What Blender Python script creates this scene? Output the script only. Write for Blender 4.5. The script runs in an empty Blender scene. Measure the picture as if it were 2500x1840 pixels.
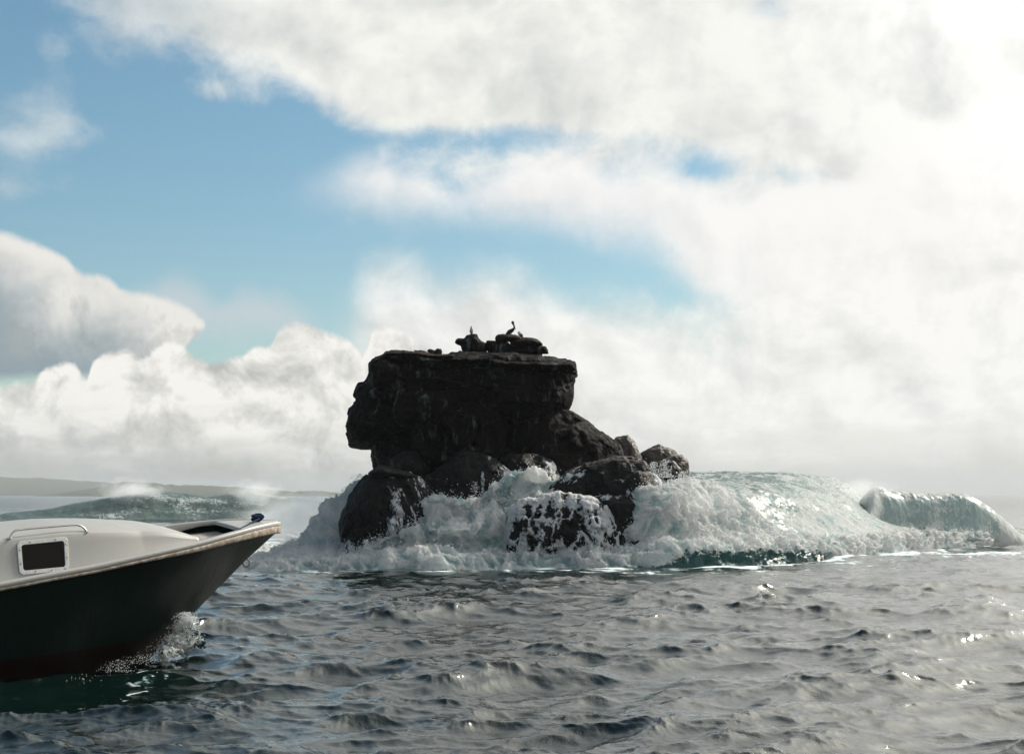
import bpy, bmesh, math, random
import numpy as np
from mathutils import Vector

# ------------------------------------------------------------------ frame of the photograph
F = 3965.0            # focal length in photo pixels (2500 px wide)
EYE = 2.6             # eye height above mean water, metres
HX, HY = 1250.0, 1207.0   # photo pixel of the horizon point straight ahead
sc = bpy.context.scene
col = sc.collection
rng = np.random.default_rng(7)

def P(px, py, Y):
    """a point of the place seen at photo pixel (px, py), Y metres away"""
    return ((px-HX)*Y/F, Y, EYE-(py-HY)*Y/F)

# camera
cd = bpy.data.cameras.new('camera'); cam = bpy.data.objects.new('camera', cd); col.objects.link(cam)
cam.location = (0, 0, EYE); cam.rotation_euler = (math.radians(90), 0, 0)
cd.sensor_width = 36; cd.lens = 36*F/2500; cd.shift_y = (HY-920)/2500
cd.clip_start = .1; cd.clip_end = 30000
sc.camera = cam

sc.view_settings.view_transform = 'Standard'; sc.view_settings.look = 'None'
sc.view_settings.gamma = 1; sc.view_settings.use_curve_mapping = False
sc.view_settings.exposure = 0.25
sc.render.engine = 'CYCLES'
sc.cycles.max_bounces = 8; sc.cycles.volume_bounces = 4
sc.cycles.use_denoising = True

SUN_AZ, SUN_EL = math.radians(49), math.radians(38)      # to the right of the view, high
sdir = Vector((math.sin(SUN_AZ)*math.cos(SUN_EL), math.cos(SUN_AZ)*math.cos(SUN_EL), math.sin(SUN_EL)))
ld = bpy.data.lights.new('sun', 'SUN'); ld.energy = 5.0; ld.angle = math.radians(9); ld.color = (1, .93, .82)
lo = bpy.data.objects.new('sun', ld); col.objects.link(lo)
lo.rotation_euler = (-sdir).to_track_quat('-Z', 'Y').to_euler()

# ------------------------------------------------------------------ node expression helpers
class S:
    def __init__(s, nt, sock): s.nt, s.k = nt, sock
    def _m(s, op, *a, clamp=False):
        n = s.nt.nodes.new('ShaderNodeMath'); n.operation = op; n.use_clamp = clamp
        for i, v in enumerate((s,)+a):
            if isinstance(v, S): s.nt.links.new(v.k, n.inputs[i])
            else: n.inputs[i].default_value = float(v)
        return S(s.nt, n.outputs[0])
    def __add__(s, o): return s._m('ADD', o)
    __radd__ = __add__
    def __mul__(s, o): return s._m('MULTIPLY', o)
    __rmul__ = __mul__
    def __sub__(s, o): return s._m('SUBTRACT', o)
    def __rsub__(s, o): return s._m('MULTIPLY', -1)._m('ADD', o)
    def __truediv__(s, o): return s._m('DIVIDE', o)
    def clamp(s): return s._m('ADD', 0, clamp=True)
    def maxi(s, o): return s._m('MAXIMUM', o)
    def mini(s, o): return s._m('MINIMUM', o)
    def powr(s, o): return s._m('POWER', o)
    def absv(s): return s._m('ABSOLUTE')
    def ss(s, a, b):                     # smoothstep a..b -> 0..1
        n = s.nt.nodes.new('ShaderNodeMapRange'); n.interpolation_type = 'SMOOTHSTEP'
        s.nt.links.new(s.k, n.inputs[0])
        for i, v in ((1, a), (2, b), (3, 0), (4, 1)): n.inputs[i].default_value = v
        return S(s.nt, n.outputs[0])
    def curve(s, pts, x0, x1, y0, y1):   # piecewise curve through pts
        t = (s - x0)/(x1-x0)
        n = s.nt.nodes.new('ShaderNodeFloatCurve'); s.nt.links.new(t.clamp().k, n.inputs[1])
        c = n.mapping.curves[0]
        q = sorted(((x-x0)/(x1-x0), (y-y0)/(y1-y0)) for x, y in pts)
        if q[0][0] > 0: q = [(0, q[0][1])]+q
        if q[-1][0] < 1: q = q+[(1, q[-1][1])]
        c.points[0].location = q[0]; c.points[1].location = q[-1]
        for p in q[1:-1]: c.points.new(*p)
        for p in c.points: p.handle_type = 'AUTO_CLAMPED'
        n.mapping.update()
        return S(s.nt, n.outputs[0])*(y1-y0)+y0

def vmath(nt, op, a, b=None, sc_=None):
    n = nt.nodes.new('ShaderNodeVectorMath'); n.operation = op
    for i, v in enumerate((a, b)):
        if v is None: continue
        if isinstance(v, (tuple, list)): n.inputs[i].default_value = v
        else: nt.links.new(v, n.inputs[i])
    if sc_ is not None:
        if isinstance(sc_, S): nt.links.new(sc_.k, n.inputs['Scale'])
        else: n.inputs['Scale'].default_value = sc_
    return n.outputs['Value'] if op in ('DOT_PRODUCT', 'LENGTH') else n.outputs[0]

def noise(nt, vec, scale, detail=4, rough=.55, dist=0, stretch=None, offset=None):
    if stretch or offset:
        m = nt.nodes.new('ShaderNodeMapping'); nt.links.new(vec, m.inputs[0]); vec = m.outputs[0]
        if stretch: m.inputs['Scale'].default_value = stretch
        if offset: m.inputs['Location'].default_value = offset
    n = nt.nodes.new('ShaderNodeTexNoise'); nt.links.new(vec, n.inputs['Vector'])
    n.inputs['Scale'].default_value = scale; n.inputs['Detail'].default_value = detail
    n.inputs['Roughness'].default_value = rough; n.inputs['Distortion'].default_value = dist
    return S(nt, n.outputs[0])

def mixc(nt, f, a, b):
    n = nt.nodes.new('ShaderNodeMix'); n.data_type = 'RGBA'
    for i, v in ((0, f), (6, a), (7, b)):
        if isinstance(v, S): nt.links.new(v.k, n.inputs[i])
        elif isinstance(v, (int, float)): n.inputs[i].default_value = v
        elif isinstance(v, (tuple, list)): n.inputs[i].default_value = tuple(v)+((1,) if len(v) == 3 else ())
        else: nt.links.new(v, n.inputs[i])
    return n.outputs[2]

# ------------------------------------------------------------------ world: Nishita sky with clouds
w = bpy.data.worlds.new('World'); sc.world = w; w.use_nodes = True
nt = w.node_tree; nt.nodes.clear()
outw = nt.nodes.new('ShaderNodeOutputWorld'); bg = nt.nodes.new('ShaderNodeBackground')
nt.links.new(bg.outputs[0], outw.inputs[0])
sky = nt.nodes.new('ShaderNodeTexSky'); sky.sky_type = 'NISHITA'; sky.sun_disc = False
sky.sun_elevation = SUN_EL; sky.sun_rotation = SUN_AZ
sky.air_density = 1.0; sky.dust_density = .6; sky.ozone_density = 1.5
w.cycles.sampling_method = 'MANUAL'; w.cycles.sample_map_resolution = 512
STR = .1
bg.inputs[1].default_value = STR

geo = nt.nodes.new('ShaderNodeTexCoord')
dirn = vmath(nt, 'NORMALIZE', geo.outputs['Generated'])
sun_cos = S(nt, vmath(nt, 'DOT_PRODUCT', dirn, tuple(sdir)))
sep = nt.nodes.new('ShaderNodeSeparateXYZ'); nt.links.new(dirn, sep.inputs[0])
dx, dy, dz = (S(nt, sep.outputs[i]) for i in range(3))
az = dx._m('ARCTAN2', dy)
el = dz._m('ARCSINE')

def AE(dxp, dyp):
    """displayed pixel (2245 wide view of the photo) -> azimuth, elevation"""
    x, y = dxp*2500/2245, dyp*2500/2245
    X, Z = (x-HX)/F, -(y-HY)/F
    return math.atan2(X, 1), math.atan(Z/math.sqrt(1+X*X))

def edge(pts):
    q = [AE(*p) for p in pts]
    return az.curve(q, -.42, .42, -.3, .6)

# domain warps
wv = nt.nodes.new('ShaderNodeTexNoise'); nt.links.new(dirn, wv.inputs['Vector'])
wv.inputs['Scale'].default_value = 9; wv.inputs['Detail'].default_value = 3
warp = vmath(nt, 'SCALE', vmath(nt, 'SUBTRACT', wv.outputs['Color'], (.5, .5, .5)), None, .05)
dw = vmath(nt, 'ADD', dirn, warp)
warps = vmath(nt, 'SCALE', vmath(nt, 'SUBTRACT', wv.outputs['Color'], (.5, .5, .5)), None, .02)
dws = vmath(nt, 'ADD', dirn, warps)

nsoft = noise(nt, dw, 7, 9, .6, stretch=(1, 1, 1.9))-.5
npuff = noise(nt, dws, 26, 9, .64, .3)-.5
sunoff = (.0075, -.003, .0095)
dws2 = vmath(nt, 'ADD', dws, sunoff)
npuff2 = noise(nt, dws2, 26, 4, .6, .3)-.5
plit = (npuff2-npuff)                     # negative where the puff faces the sun
nbig = noise(nt, dw, 14, 4, .5, stretch=(1, 1, 1.4), offset=(3, 1, 2))-.5
dw3 = vmath(nt, 'ADD', dw, (.02, -.005, .02))
nbig2 = noise(nt, dw3, 14, 4, .5, stretch=(1, 1, 1.4), offset=(3, 1, 2))-.5
nstr = noise(nt, dw, 11, 6, .55, stretch=(1, 1, 6.5), offset=(1, 4, 2))-.5

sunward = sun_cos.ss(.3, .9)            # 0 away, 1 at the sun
# base blue, tinted towards the print's blue
hs = nt.nodes.new('ShaderNodeHueSaturation'); nt.links.new(sky.outputs[0], hs.inputs['Color'])
hs.inputs['Saturation'].default_value = 1.12; hs.inputs['Hue'].default_value = .487
skyc = vmath(nt, 'MULTIPLY', hs.outputs[0], (.745, .81, .80))
K = .86/STR
def C(r, g, b): return (r*K, g*K, b*K)
acc = skyc
def layer(acc, alpha, colour): return mixc(nt, alpha, acc, colour)

# --- high soft sheet: gaussian patches of cover (positive) and gaps (negative) over an even field
blobs = [  # displayed px x, y, rx, ry, weight
 (1450, -60, 950, 330, .8), (2150, 480, 480, 480, .75), (760, 130, 260, 150, .75), (420, 10, 330, 75, .8), (330, 130, 230, 60, .28), (90, 90, 50, 40, .45), (560, 230, 90, 50, .3), (300, 420, 90, 30, .35), (100, 470, 70, 20, .35),
 (1000, 190, 330, 120, .6), (1850, 170, 420, 190, .5), (1250, 80, 450, 160, .45),
 (130, 215, 115, 75, .62), (205, 300, 100, 55, .62), (40, 320, 120, 90, .6), (10, 410, 80, 38, .7), (155, 415, 50, 30, .7),
 (430, 200, 90, 30, .5), (560, 400, 110, 40, .5), (700, 380, 130, 60, .5),
 (20, 60, 110, 95, -1.0), (470, 330, 330, 190, -.85), (330, 480, 420, 130, -.8), (640, 520, 260, 160, -.7), (620, 620, 200, 90, -.55),
 (1720, 28, 120, 55, -.95), (960, 525, 330, 85, -.85), (1310, 550, 200, 80, -.62), (1530, 630, 120, 45, -.4),
 (960, 305, 230, 36, -.5), (1320, 298, 200, 36, -.36), (1580, 350, 110, 38, -.25), (1150, 290, 160, 30, -.2), (1790, 385, 110, 36, -.6), (1330, 250, 500, 60, .25), (640, 250, 60, 70, -.5),
 (2215, 85, 45, 45, -.35), (1550, 375, 60, 30, -.4)]
B = None
for x, y, rx, ry, wt in blobs:
    a0, e0 = AE(x, y); ra, re = rx*2500/2245/F, ry*2500/2245/F
    t = ((az-a0)*(1/ra)); u = ((el-e0)*(1/re))
    g = (t*t+u*u)*-1.0
    g = g._m('EXPONENT')*wt
    B = g if B is None else B+g
front = az.absv().ss(.55, .32)            # the traced patches belong to the view ahead
base = az.ss(-.32, .5)*.55-.05 + el.ss(.24, .5)*.35 - el.ss(.6, 1.1)*.4
cov = base+B*front+nsoft*1.9+nbig*1.1+(npuff*1.1)
a1 = cov.ss(-.15, .80)
light = sunward*.5
c1l = (.5+(nbig2-nbig)*-1.6+plit*-.9+(nsoft*-.5)+light).clamp()
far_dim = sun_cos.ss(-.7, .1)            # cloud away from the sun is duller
c1 = mixc(nt, c1l, C(.50, .525, .52), C(.94, .93, .87))
c1 = mixc(nt, az.ss(-.1, .34)*el.ss(-.02, .14)*(.7+nbig*1.8+nsoft*1.2).clamp(), c1, mixc(nt, (.62+(nbig-nbig2)*3.0-plit*1.4+nsoft*.8).clamp(), C(.70, .70, .68), C(.95, .94, .90)))
acc = layer(acc, a1*(az.ss(-.30, -.12)*.45+.52), c1)

# --- the tongue of brighter cloud across the middle
tt = edge([(560, 400), (700, 350), (770, 322), (830, 314), (880, 335), (930, 345), (985, 385), (1030, 362), (1090, 345), (1170, 320), (1230, 306), (1290, 320), (1340, 335), (1400, 330), (1460, 340), (1510, 370), (1560, 400), (1620, 405), (1700, 380), (1800, 390), (1900, 330), (2245, 200)])
tb = edge([(560, 420), (700, 425), (820, 445), (1000, 455), (1150, 480), (1300, 520), (1450, 560), (1550, 640), (1650, 690), (1800, 760), (2245, 900)])
lx = az.ss(AE(600, 0)[0], AE(860, 0)[0])
dt = (tt-el)*60+npuff*1.2+nbig*.5
db = (el-tb)*55+nsoft*2.4+npuff*1.2
a2 = dt.ss(-.2, 1.3)*db.ss(-1.1, 1.1)*lx*front
lit2 = (.55-plit*1.0-(nbig-nbig2)*.2+dt.ss(2.5, .2)*.35+az.ss(-.1, .25)*.4).clamp()
acc = layer(acc, a2*.93, mixc(nt, lit2, C(.68, .68, .675), C(.95, .935, .91)))

# --- lower cloud mass to the right
tl = edge([(560, 700), (700, 700), (770, 640), (790, 590), (850, 568), (930, 580), (990, 590), (1080, 575), (1170, 585), (1250, 615), (1330, 630), (1400, 640), (1500, 690), (1600, 680), (1750, 600), (1900, 560), (2245, 500)])
lx = az.ss(AE(690, 0)[0], AE(860, 0)[0])
dt = (tl-el)*44+npuff*1.6+nsoft*2.0
a3 = dt.ss(-.5, 1.6)*lx
lit3 = (.52-plit*1.6+nsoft*.8+(nbig-nbig2)*1.6+az.ss(-.05, .2)*.3-(nbig)*.3).clamp()
acc = layer(acc, a3*.95, mixc(nt, lit3, C(.68, .68, .66), C(.955, .945, .91)))

# --- faint veil left of the stack
tv = edge([(200, 640), (330, 615), (380, 590), (430, 600), (490, 640), (540, 625), (600, 632), (660, 665), (700, 690), (760, 760)])
dt = (tv-el)*60+npuff*1.6
acc = layer(acc, dt.ss(-.3, 1.0)*az.ss(AE(760, 0)[0], AE(640, 0)[0])*((el-AE(0, 745)[1])*70+npuff*2).ss(-.5, 1.5)*.62, C(.62, .64, .66))

# --- cumulus one: bulging left bank, crisp on its right
t4 = edge([(0, 512), (60, 520), (110, 538), (150, 562), (175, 590), (200, 592), (240, 602), (270, 630), (330, 640), (370, 652), (410, 668), (440, 690), (455, 712), (470, 800), (600, 900)])
b4 = edge([(0, 830), (300, 830), (360, 790), (400, 768), (430, 745), (452, 715), (470, 650), (600, 500)])
dt = (t4-el)*150+npuff*2.3
db = (el-b4)*150+npuff*2.0
a4 = dt.ss(-.2, .8)*db.ss(-.3, .8)*az.ss(AE(500, 0)[0], AE(470, 0)[0])
lowgrey = (el-AE(0, 730)[1]+(az-AE(250, 0)[0])*.28)
lit4 = (.5+lowgrey*14+nbig*1.7-plit*3.6).clamp()
blu4 = ((AE(0, 690)[1]-el)*30+(AE(200, 0)[0]-az)*14+nbig*4+npuff*1.5).ss(-.3, 1.6)
c4 = mixc(nt, lit4, C(.42, .445, .435), C(.82, .80, .755))
c4 = mixc(nt, blu4*.85, c4, C(.23, .31, .36))
acc = layer(acc, a4, c4)

# --- cumulus two: the long heaped bank down to the horizon
t6 = edge([(0, 842), (40, 832), (75, 826), (100, 800), (130, 792), (170, 800), (188, 822), (205, 785), (240, 764), (275, 762), (310, 785), (340, 770), (375, 752), (410, 765), (440, 785), (480, 790), (535, 785), (550, 765), (590, 755), (610, 722), (640, 705), (680, 705), (710, 722), (750, 735), (780, 760), (800, 790), (812, 715), (850, 706), (890, 720), (1000, 800), (2245, 850)])
dt = (t6-el)*170+npuff*3.0
a6 = dt.ss(-.15, .65)*az.ss(AE(1500, 0)[0], AE(850, 0)[0])
depth = (t6-el)
lit6 = (.95-depth*5.5-plit*3.2+nbig*1.0+(nbig-nbig2)*2.2).clamp()
c6 = mixc(nt, lit6, C(.47, .475, .455), C(.92, .90, .85))
c6 = mixc(nt, az.ss(AE(350, 0)[0], AE(-50, 0)[0])*depth.ss(.0, .06)*.35, c6, C(.42, .44, .46))
acc = layer(acc, a6, c6)

# --- small bright tops low on the right
t8 = edge([(1700, 900), (1850, 860), (1950, 842), (2000, 826), (2060, 834), (2110, 850), (2150, 842), (2190, 838), (2245, 830)])
dt = (t8-el)*150+npuff*2.6
lit8 = (.75-plit*3+nbig).clamp()
acc = layer(acc, dt.ss(0, 1)*az.ss(AE(1750, 0)[0], AE(2000, 0)[0])*.5*(el-AE(0, 900)[1]).ss(-.01, .015), mixc(nt, lit8, C(.74, .74, .73), C(.97, .96, .94)))

# --- flat bands and grey murk towards the horizon
band = ((AE(0, 905)[1]-el)*26+nstr*2.6+nbig*.5).ss(-.2, 1.3)
bl = (nstr*2.6+.5+nbig*.6).clamp()
cbL = mixc(nt, bl, C(.25, .275, .28), C(.50, .495, .45))
cbR = mixc(nt, bl, C(.44, .43, .40), C(.78, .765, .71))
acc = layer(acc, band*.78, mixc(nt, az.ss(-.28, .12), cbL, cbR))
murk = (AE(0, 1010)[1]-el+nstr*.015).ss(-.008, .034)
acc = layer(acc, murk*.88, mixc(nt, az.ss(-.27, .1), C(.12, .15, .165), C(.53, .52, .47)))
# away from the sun the whole vault is dimmer
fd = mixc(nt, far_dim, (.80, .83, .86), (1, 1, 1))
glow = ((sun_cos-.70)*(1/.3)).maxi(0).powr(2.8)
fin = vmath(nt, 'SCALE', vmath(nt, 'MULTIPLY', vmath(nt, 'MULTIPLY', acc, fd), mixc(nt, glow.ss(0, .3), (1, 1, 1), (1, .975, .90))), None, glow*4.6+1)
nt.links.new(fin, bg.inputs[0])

# ------------------------------------------------------------------ numpy noise, solids, meshes
def _hash(ix, iy, iz, seed):
    h = (ix.astype(np.uint32)*np.uint32(374761393) + iy.astype(np.uint32)*np.uint32(668265263)
         + iz.astype(np.uint32)*np.uint32(2147483647 & 0x9E3779B1) + np.uint32((seed*974634777+12345) & 0xffffffff))
    h = (h ^ (h >> np.uint32(13)))*np.uint32(1274126177)
    h = (h ^ (h >> np.uint32(16)))*np.uint32(2246822519)
    return (h ^ (h >> np.uint32(15)))
def hf(ix, iy, iz, seed): return _hash(ix, iy, iz, seed).astype(np.float64)/4294967295.0
def vnoise(p, seed=0):
    """smooth value noise, -1..1"""
    i = np.floor(p).astype(np.int64); f = p-i; f = f*f*f*(f*(f*6-15)+10)
    r = 0
    for dx_ in (0, 1):
        wx = f[..., 0] if dx_ else 1-f[..., 0]
        for dy_ in (0, 1):
            wy = f[..., 1] if dy_ else 1-f[..., 1]
            for dz_ in (0, 1):
                wz = f[..., 2] if dz_ else 1-f[..., 2]
                r = r + wx*wy*wz*hf(i[..., 0]+dx_, i[..., 1]+dy_, i[..., 2]+dz_, seed)
    return r*2-1
def fbm(p, octaves=4, seed=0, gain=.5, ridged=False, billow=False):
    a, t, r = 1.0, 0, 0
    p = np.asarray(p, float).copy()
    for o in range(octaves):
        n = vnoise(p, seed+o*17)*1.5
        if ridged: n = 1-2*np.abs(n)
        if billow: n = 2*np.abs(n)-1
        r = r+a*n; t += a; a *= gain; p = p*2.03+np.array([13.7, 5.1, 9.3])
    return r/t
def facets(p, seed=0, tilt=.8):
    """blocky cellular relief: every nearest-cell has its own plane"""
    i0 = np.floor(p).astype(np.int64)
    best = np.full(p.shape[:-1], 1e9); second = best.copy(); val = np.zeros(p.shape[:-1])
    for a in (-1, 0, 1):
        for b in (-1, 0, 1):
            for c in (-1, 0, 1):
                ix, iy, iz = i0[..., 0]+a, i0[..., 1]+b, i0[..., 2]+c
                q = np.stack([ix+hf(ix, iy, iz, seed), iy+hf(ix, iy, iz, seed+1), iz+hf(ix, iy, iz, seed+2)], -1)
                d = p-q; dd = (d*d).sum(-1)
                g = np.stack([hf(ix, iy, iz, seed+3+k)*2-1 for k in range(3)], -1)
                v = (hf(ix, iy, iz, seed+7)*2-1)*.6+(d*g).sum(-1)*tilt
                m = dd < best
                second = np.where(m, best, np.minimum(second, dd))
                val = np.where(m, v, val); best = np.where(m, dd, best)
    return val, np.sqrt(second)-np.sqrt(best)

def polydist(px, pz, poly):
    """signed distance to a 2-D outline, negative inside"""
    d = np.full(px.shape, 1e9); ins = np.zeros(px.shape, bool); n = len(poly)
    for k in range(n):
        ax, az_ = poly[k]; bx, bz = poly[(k+1) % n]
        ex, ez = bx-ax, bz-az_
        wx, wz = px-ax, pz-az_
        t = np.clip((wx*ex+wz*ez)/(ex*ex+ez*ez+1e-12), 0, 1)
        d = np.minimum(d, (wx-ex*t)**2+(wz-ez*t)**2)
        c = (az_ <= pz) != (bz <= pz)
        ins ^= c & (px < ax+(pz-az_)/(bz-az_+1e-12)*ex)
    d = np.sqrt(d)
    return np.where(ins, -d, d)

def surface_nets(f, org, h):
    """closed quad surface of f < 0 on a regular grid"""
    ins = f < 0
    nx, ny, nz = f.shape
    c = np.zeros((nx-1, ny-1, nz-1), int)
    for a in (0, 1):
        for b in (0, 1):
            for g in (0, 1): c += ins[a:nx-1+a, b:ny-1+b, g:nz-1+g]
    act = (c > 0) & (c < 8)
    idx = -np.ones(act.shape, int); idx[act] = np.arange(act.sum())
    ci = np.argwhere(act)
    acc_ = np.zeros((len(ci), 3)); cnt = np.zeros(len(ci))
    cor = [(a, b, g) for a in (0, 1) for b in (0, 1) for g in (0, 1)]
    fv = {k: f[ci[:, 0]+k[0], ci[:, 1]+k[1], ci[:, 2]+k[2]] for k in cor}
    for k in cor:
        for ax in range(3):
            if k[ax]: continue
            k2 = list(k); k2[ax] = 1; k2 = tuple(k2)
            m = (fv[k] < 0) != (fv[k2] < 0)
            t = fv[k]/(fv[k]-fv[k2]+1e-20)
            pt = np.tile(np.array(k, float), (len(ci), 1)); pt[:, ax] = t
            acc_[m] += pt[m]; cnt[m] += 1
    v = (ci+acc_/cnt[:, None])*h+np.array(org)
    faces = []
    for ax in range(3):
        u, w_ = [(1, 2), (2, 0), (0, 1)][ax]
        s1 = [slice(1, -1)]*3; s1[ax] = slice(0, -1); s2 = [slice(1, -1)]*3; s2[ax] = slice(1, None)
        A, Bq = ins[tuple(s1)], ins[tuple(s2)]
        e = np.argwhere(A != Bq); inside_first = A[tuple(e.T)]
        off = np.ones(3, int); off[ax] = 0; e = e+off
        def cell(du, dw_):
            q = e.copy(); q[:, u] -= du; q[:, w_] -= dw_
            return idx[tuple(q.T)]
        q = np.stack([cell(1, 1), cell(0, 1), cell(0, 0), cell(1, 0)], 1)
        q[~inside_first] = q[~inside_first][:, ::-1]
        faces.append(q)
    return v, np.concatenate(faces)

def mesh_np(name, v, quads, smooth=True):
    me = bpy.data.meshes.new(name)
    v = np.asarray(v, np.float32); quads = np.asarray(quads, np.int32); k = quads.shape[1]
    me.vertices.add(len(v)); me.vertices.foreach_set('co', v.ravel())
    me.loops.add(quads.size); me.loops.foreach_set('vertex_index', quads.ravel())
    me.polygons.add(len(quads)); me.polygons.foreach_set('loop_start', np.arange(0, quads.size, k, dtype=np.int32))
    me.polygons.foreach_set('loop_total', np.full(len(quads), k, np.int32))
    me.update(calc_edges=True); me.validate()
    if smooth: me.polygons.foreach_set('use_smooth', np.ones(len(me.polygons), bool))
    return me
def vnormals(v, q):
    n = np.zeros_like(v); a, b, c, d = (v[q[:, i]] for i in range(4)) if q.shape[1] == 4 else (v[q[:, 0]], v[q[:, 1]], v[q[:, 2]], v[q[:, 0]])
    fn = np.cross(c-a, (d-b) if q.shape[1] == 4 else (b-a))
    for i in range(q.shape[1]): np.add.at(n, q[:, i], fn)
    return n/(np.linalg.norm(n, axis=1, keepdims=True)+1e-12)
def attr(me, name, vals):
    a = me.attributes.new(name, 'FLOAT', 'POINT'); a.data.foreach_set('value', np.asarray(vals, np.float32))
def setp(o, label=None, cat=None, group=None, kind=None):
    if label: o['label'] = label
    if cat: o['category'] = cat
    if group: o['group'] = group
    if kind: o['kind'] = kind
    return o
def link(name, me, mat, parent=None, **kw):
    o = bpy.data.objects.new(name, me); col.objects.link(o)
    if mat is not None: me.materials.append(mat)
    if parent is not None:
        o.parent = parent
    return setp(o, **kw)
def empty(name, loc, **kw):
    o = bpy.data.objects.new(name, None); col.objects.link(o); o.location = loc; o.empty_display_size = .2
    return setp(o, **kw)
def grid_quads(n, m, wrap=False):
    i, j = np.meshgrid(np.arange(n-1), np.arange(m-1 if not wrap else m), indexing='ij')
    a = i*m+j; b = i*m+(j+1) % m
    return np.stack([a.ravel(), b.ravel(), (b+m).ravel(), (a+m).ravel()], 1)

def mat_new(name):
    m = bpy.data.materials.new(name); m.use_nodes = True; t = m.node_tree; t.nodes.clear()
    return m, t
def finish(t, shader, volume=None):
    o = t.nodes.new('ShaderNodeOutputMaterial')
    if shader is not None: t.links.new(shader, o.inputs['Surface'])
    if volume is not None: t.links.new(volume, o.inputs['Volume'])
def put(t, inp, v):
    if isinstance(v, S): t.links.new(v.k, inp)
    elif isinstance(v, (int, float)): inp.default_value = v
    elif isinstance(v, tuple): inp.default_value = v+((1,) if len(v) == 3 and inp.type == 'RGBA' else ())
    else: t.links.new(v, inp)
def principled(t, colr, rough=.5, spec=.5, metal=0, normal=None, ior=None, **kw):
    b = t.nodes.new('ShaderNodeBsdfPrincipled')
    put(t, b.inputs['Base Color'], colr); put(t, b.inputs['Roughness'], rough); put(t, b.inputs['Specular IOR Level'], spec)
    put(t, b.inputs['Metallic'], metal)
    if ior: b.inputs['IOR'].default_value = ior
    for k, v in kw.items(): put(t, b.inputs[k.replace('_', ' ')], v)
    if normal is not None: t.links.new(normal, b.inputs['Normal'])
    return b.outputs[0]
def bump(t, h, dist=.1, strength=1, prev=None):
    b = t.nodes.new('ShaderNodeBump'); put(t, b.inputs['Height'], h); b.inputs['Distance'].default_value = dist
    put(t, b.inputs['Strength'], strength)
    if prev is not None: t.links.new(prev, b.inputs['Normal'])
    return b.outputs[0]
def pos(t): return t.nodes.new('ShaderNodeNewGeometry').outputs['Position']
def getattr_(t, name):
    n = t.nodes.new('ShaderNodeAttribute'); n.attribute_name = name; return S(t, n.outputs['Fac'])
def mixs(t, f, a, b):
    n = t.nodes.new('ShaderNodeMixShader'); put(t, n.inputs[0], f); t.links.new(a, n.inputs[1]); t.links.new(b, n.inputs[2]); return n.outputs[0]

# ------------------------------------------------------------------ sea: synthesised wind waves
def wave_tile(N, L, wind, seed, amp, lmin, lmax, spread=2.0, pw=3.4):
    r = np.random.default_rng(seed)
    k = np.fft.fftfreq(N, 1/N)*2*np.pi/L
    kx, ky = np.meshgrid(k, k, indexing='ij'); kk = np.hypot(kx, ky); kk[0, 0] = 1e-6
    lam = 2*np.pi/kk
    ca = (kx*wind[0]+ky*wind[1])/kk
    sp = np.exp(-(lmin/lam)**2*1.0)*np.exp(-(lam/lmax)**4)/kk**pw*(.12+np.abs(ca)**spread)*(np.where(ca > 0, 1, .35))
    sp[0, 0] = 0
    h = (r.normal(size=(N, N))+1j*r.normal(size=(N, N)))*np.sqrt(sp)
    H = np.fft.ifft2(h)
    z = H.real; s = amp/z.std(); z = z*s
    X = np.fft.ifft2(h*(-1j)*kx/kk).real*s; Yd = np.fft.ifft2(h*(-1j)*ky/kk).real*s
    return z, X, Yd
def samp(tile, L, x, y, ang):
    c, s_ = math.cos(ang), math.sin(ang); N = tile.shape[0]
    u = (x*c+y*s_)/L*N; v = (-x*s_+y*c)/L*N
    i, j = np.floor(u).astype(int), np.floor(v).astype(int); fu, fv_ = u-i, v-j
    fu = fu*fu*(3-2*fu); fv_ = fv_*fv_*(3-2*fv_)
    i0, i1, j0, j1 = i % N, (i+1) % N, j % N, (j+1) % N
    return (tile[i0, j0]*(1-fu)+tile[i1, j0]*fu)*(1-fv_)+(tile[i0, j1]*(1-fu)+tile[i1, j1]*fu)*fv_
T1 = wave_tile(512, 46.0, (.35, -.94), 3, .080, .42, 8.0, 2.6, 3.45)
T2 = wave_tile(512, 13.7, (.1, -1.0), 5, .0165, .07, 1.7, 1.6, 3.4)

def swell(x, y):
    """long smooth heave of the water, with the lift under the boat's bow"""
    z = .10*np.sin(y*.19+x*.05+.6)+.07*np.sin(y*.11-x*.13+2.1)
    d = np.hypot(x, y)
    z = z*np.clip((170-d)/60, 0, 1)
    z = z+.17*np.exp(-(((x+5.2)/1.7)**2+((y-26.3)/2.5)**2))-.12*np.exp(-(((x+7.4)/2.2)**2+((y-21.5)/3.0)**2))
    return z
def sea_height(x, y):
    d = np.hypot(x, y)
    f1 = np.clip(1.35-d/900, .5, 1)*(.80+.2*np.clip((60-d)/40, 0, 1))
    f2 = np.clip((130-d)/90, 0, 1)
    z1 = samp(T1[0], 46.0, x, y, .23)
    env = .62+.45*np.clip(z1/.074+.1, 0, 1.8)*np.clip(samp(T1[0], 46.0, x*.37+9, y*.37, 1.1)/.074*.25+.8, .4, 1.3)
    z = z1*f1+samp(T2[0], 13.7, x, y, -.4)*f2*env
    calm = 1-.55*np.exp(-(((y-56.5)/5)**2))
    return z*calm+swell(x, y)
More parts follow.
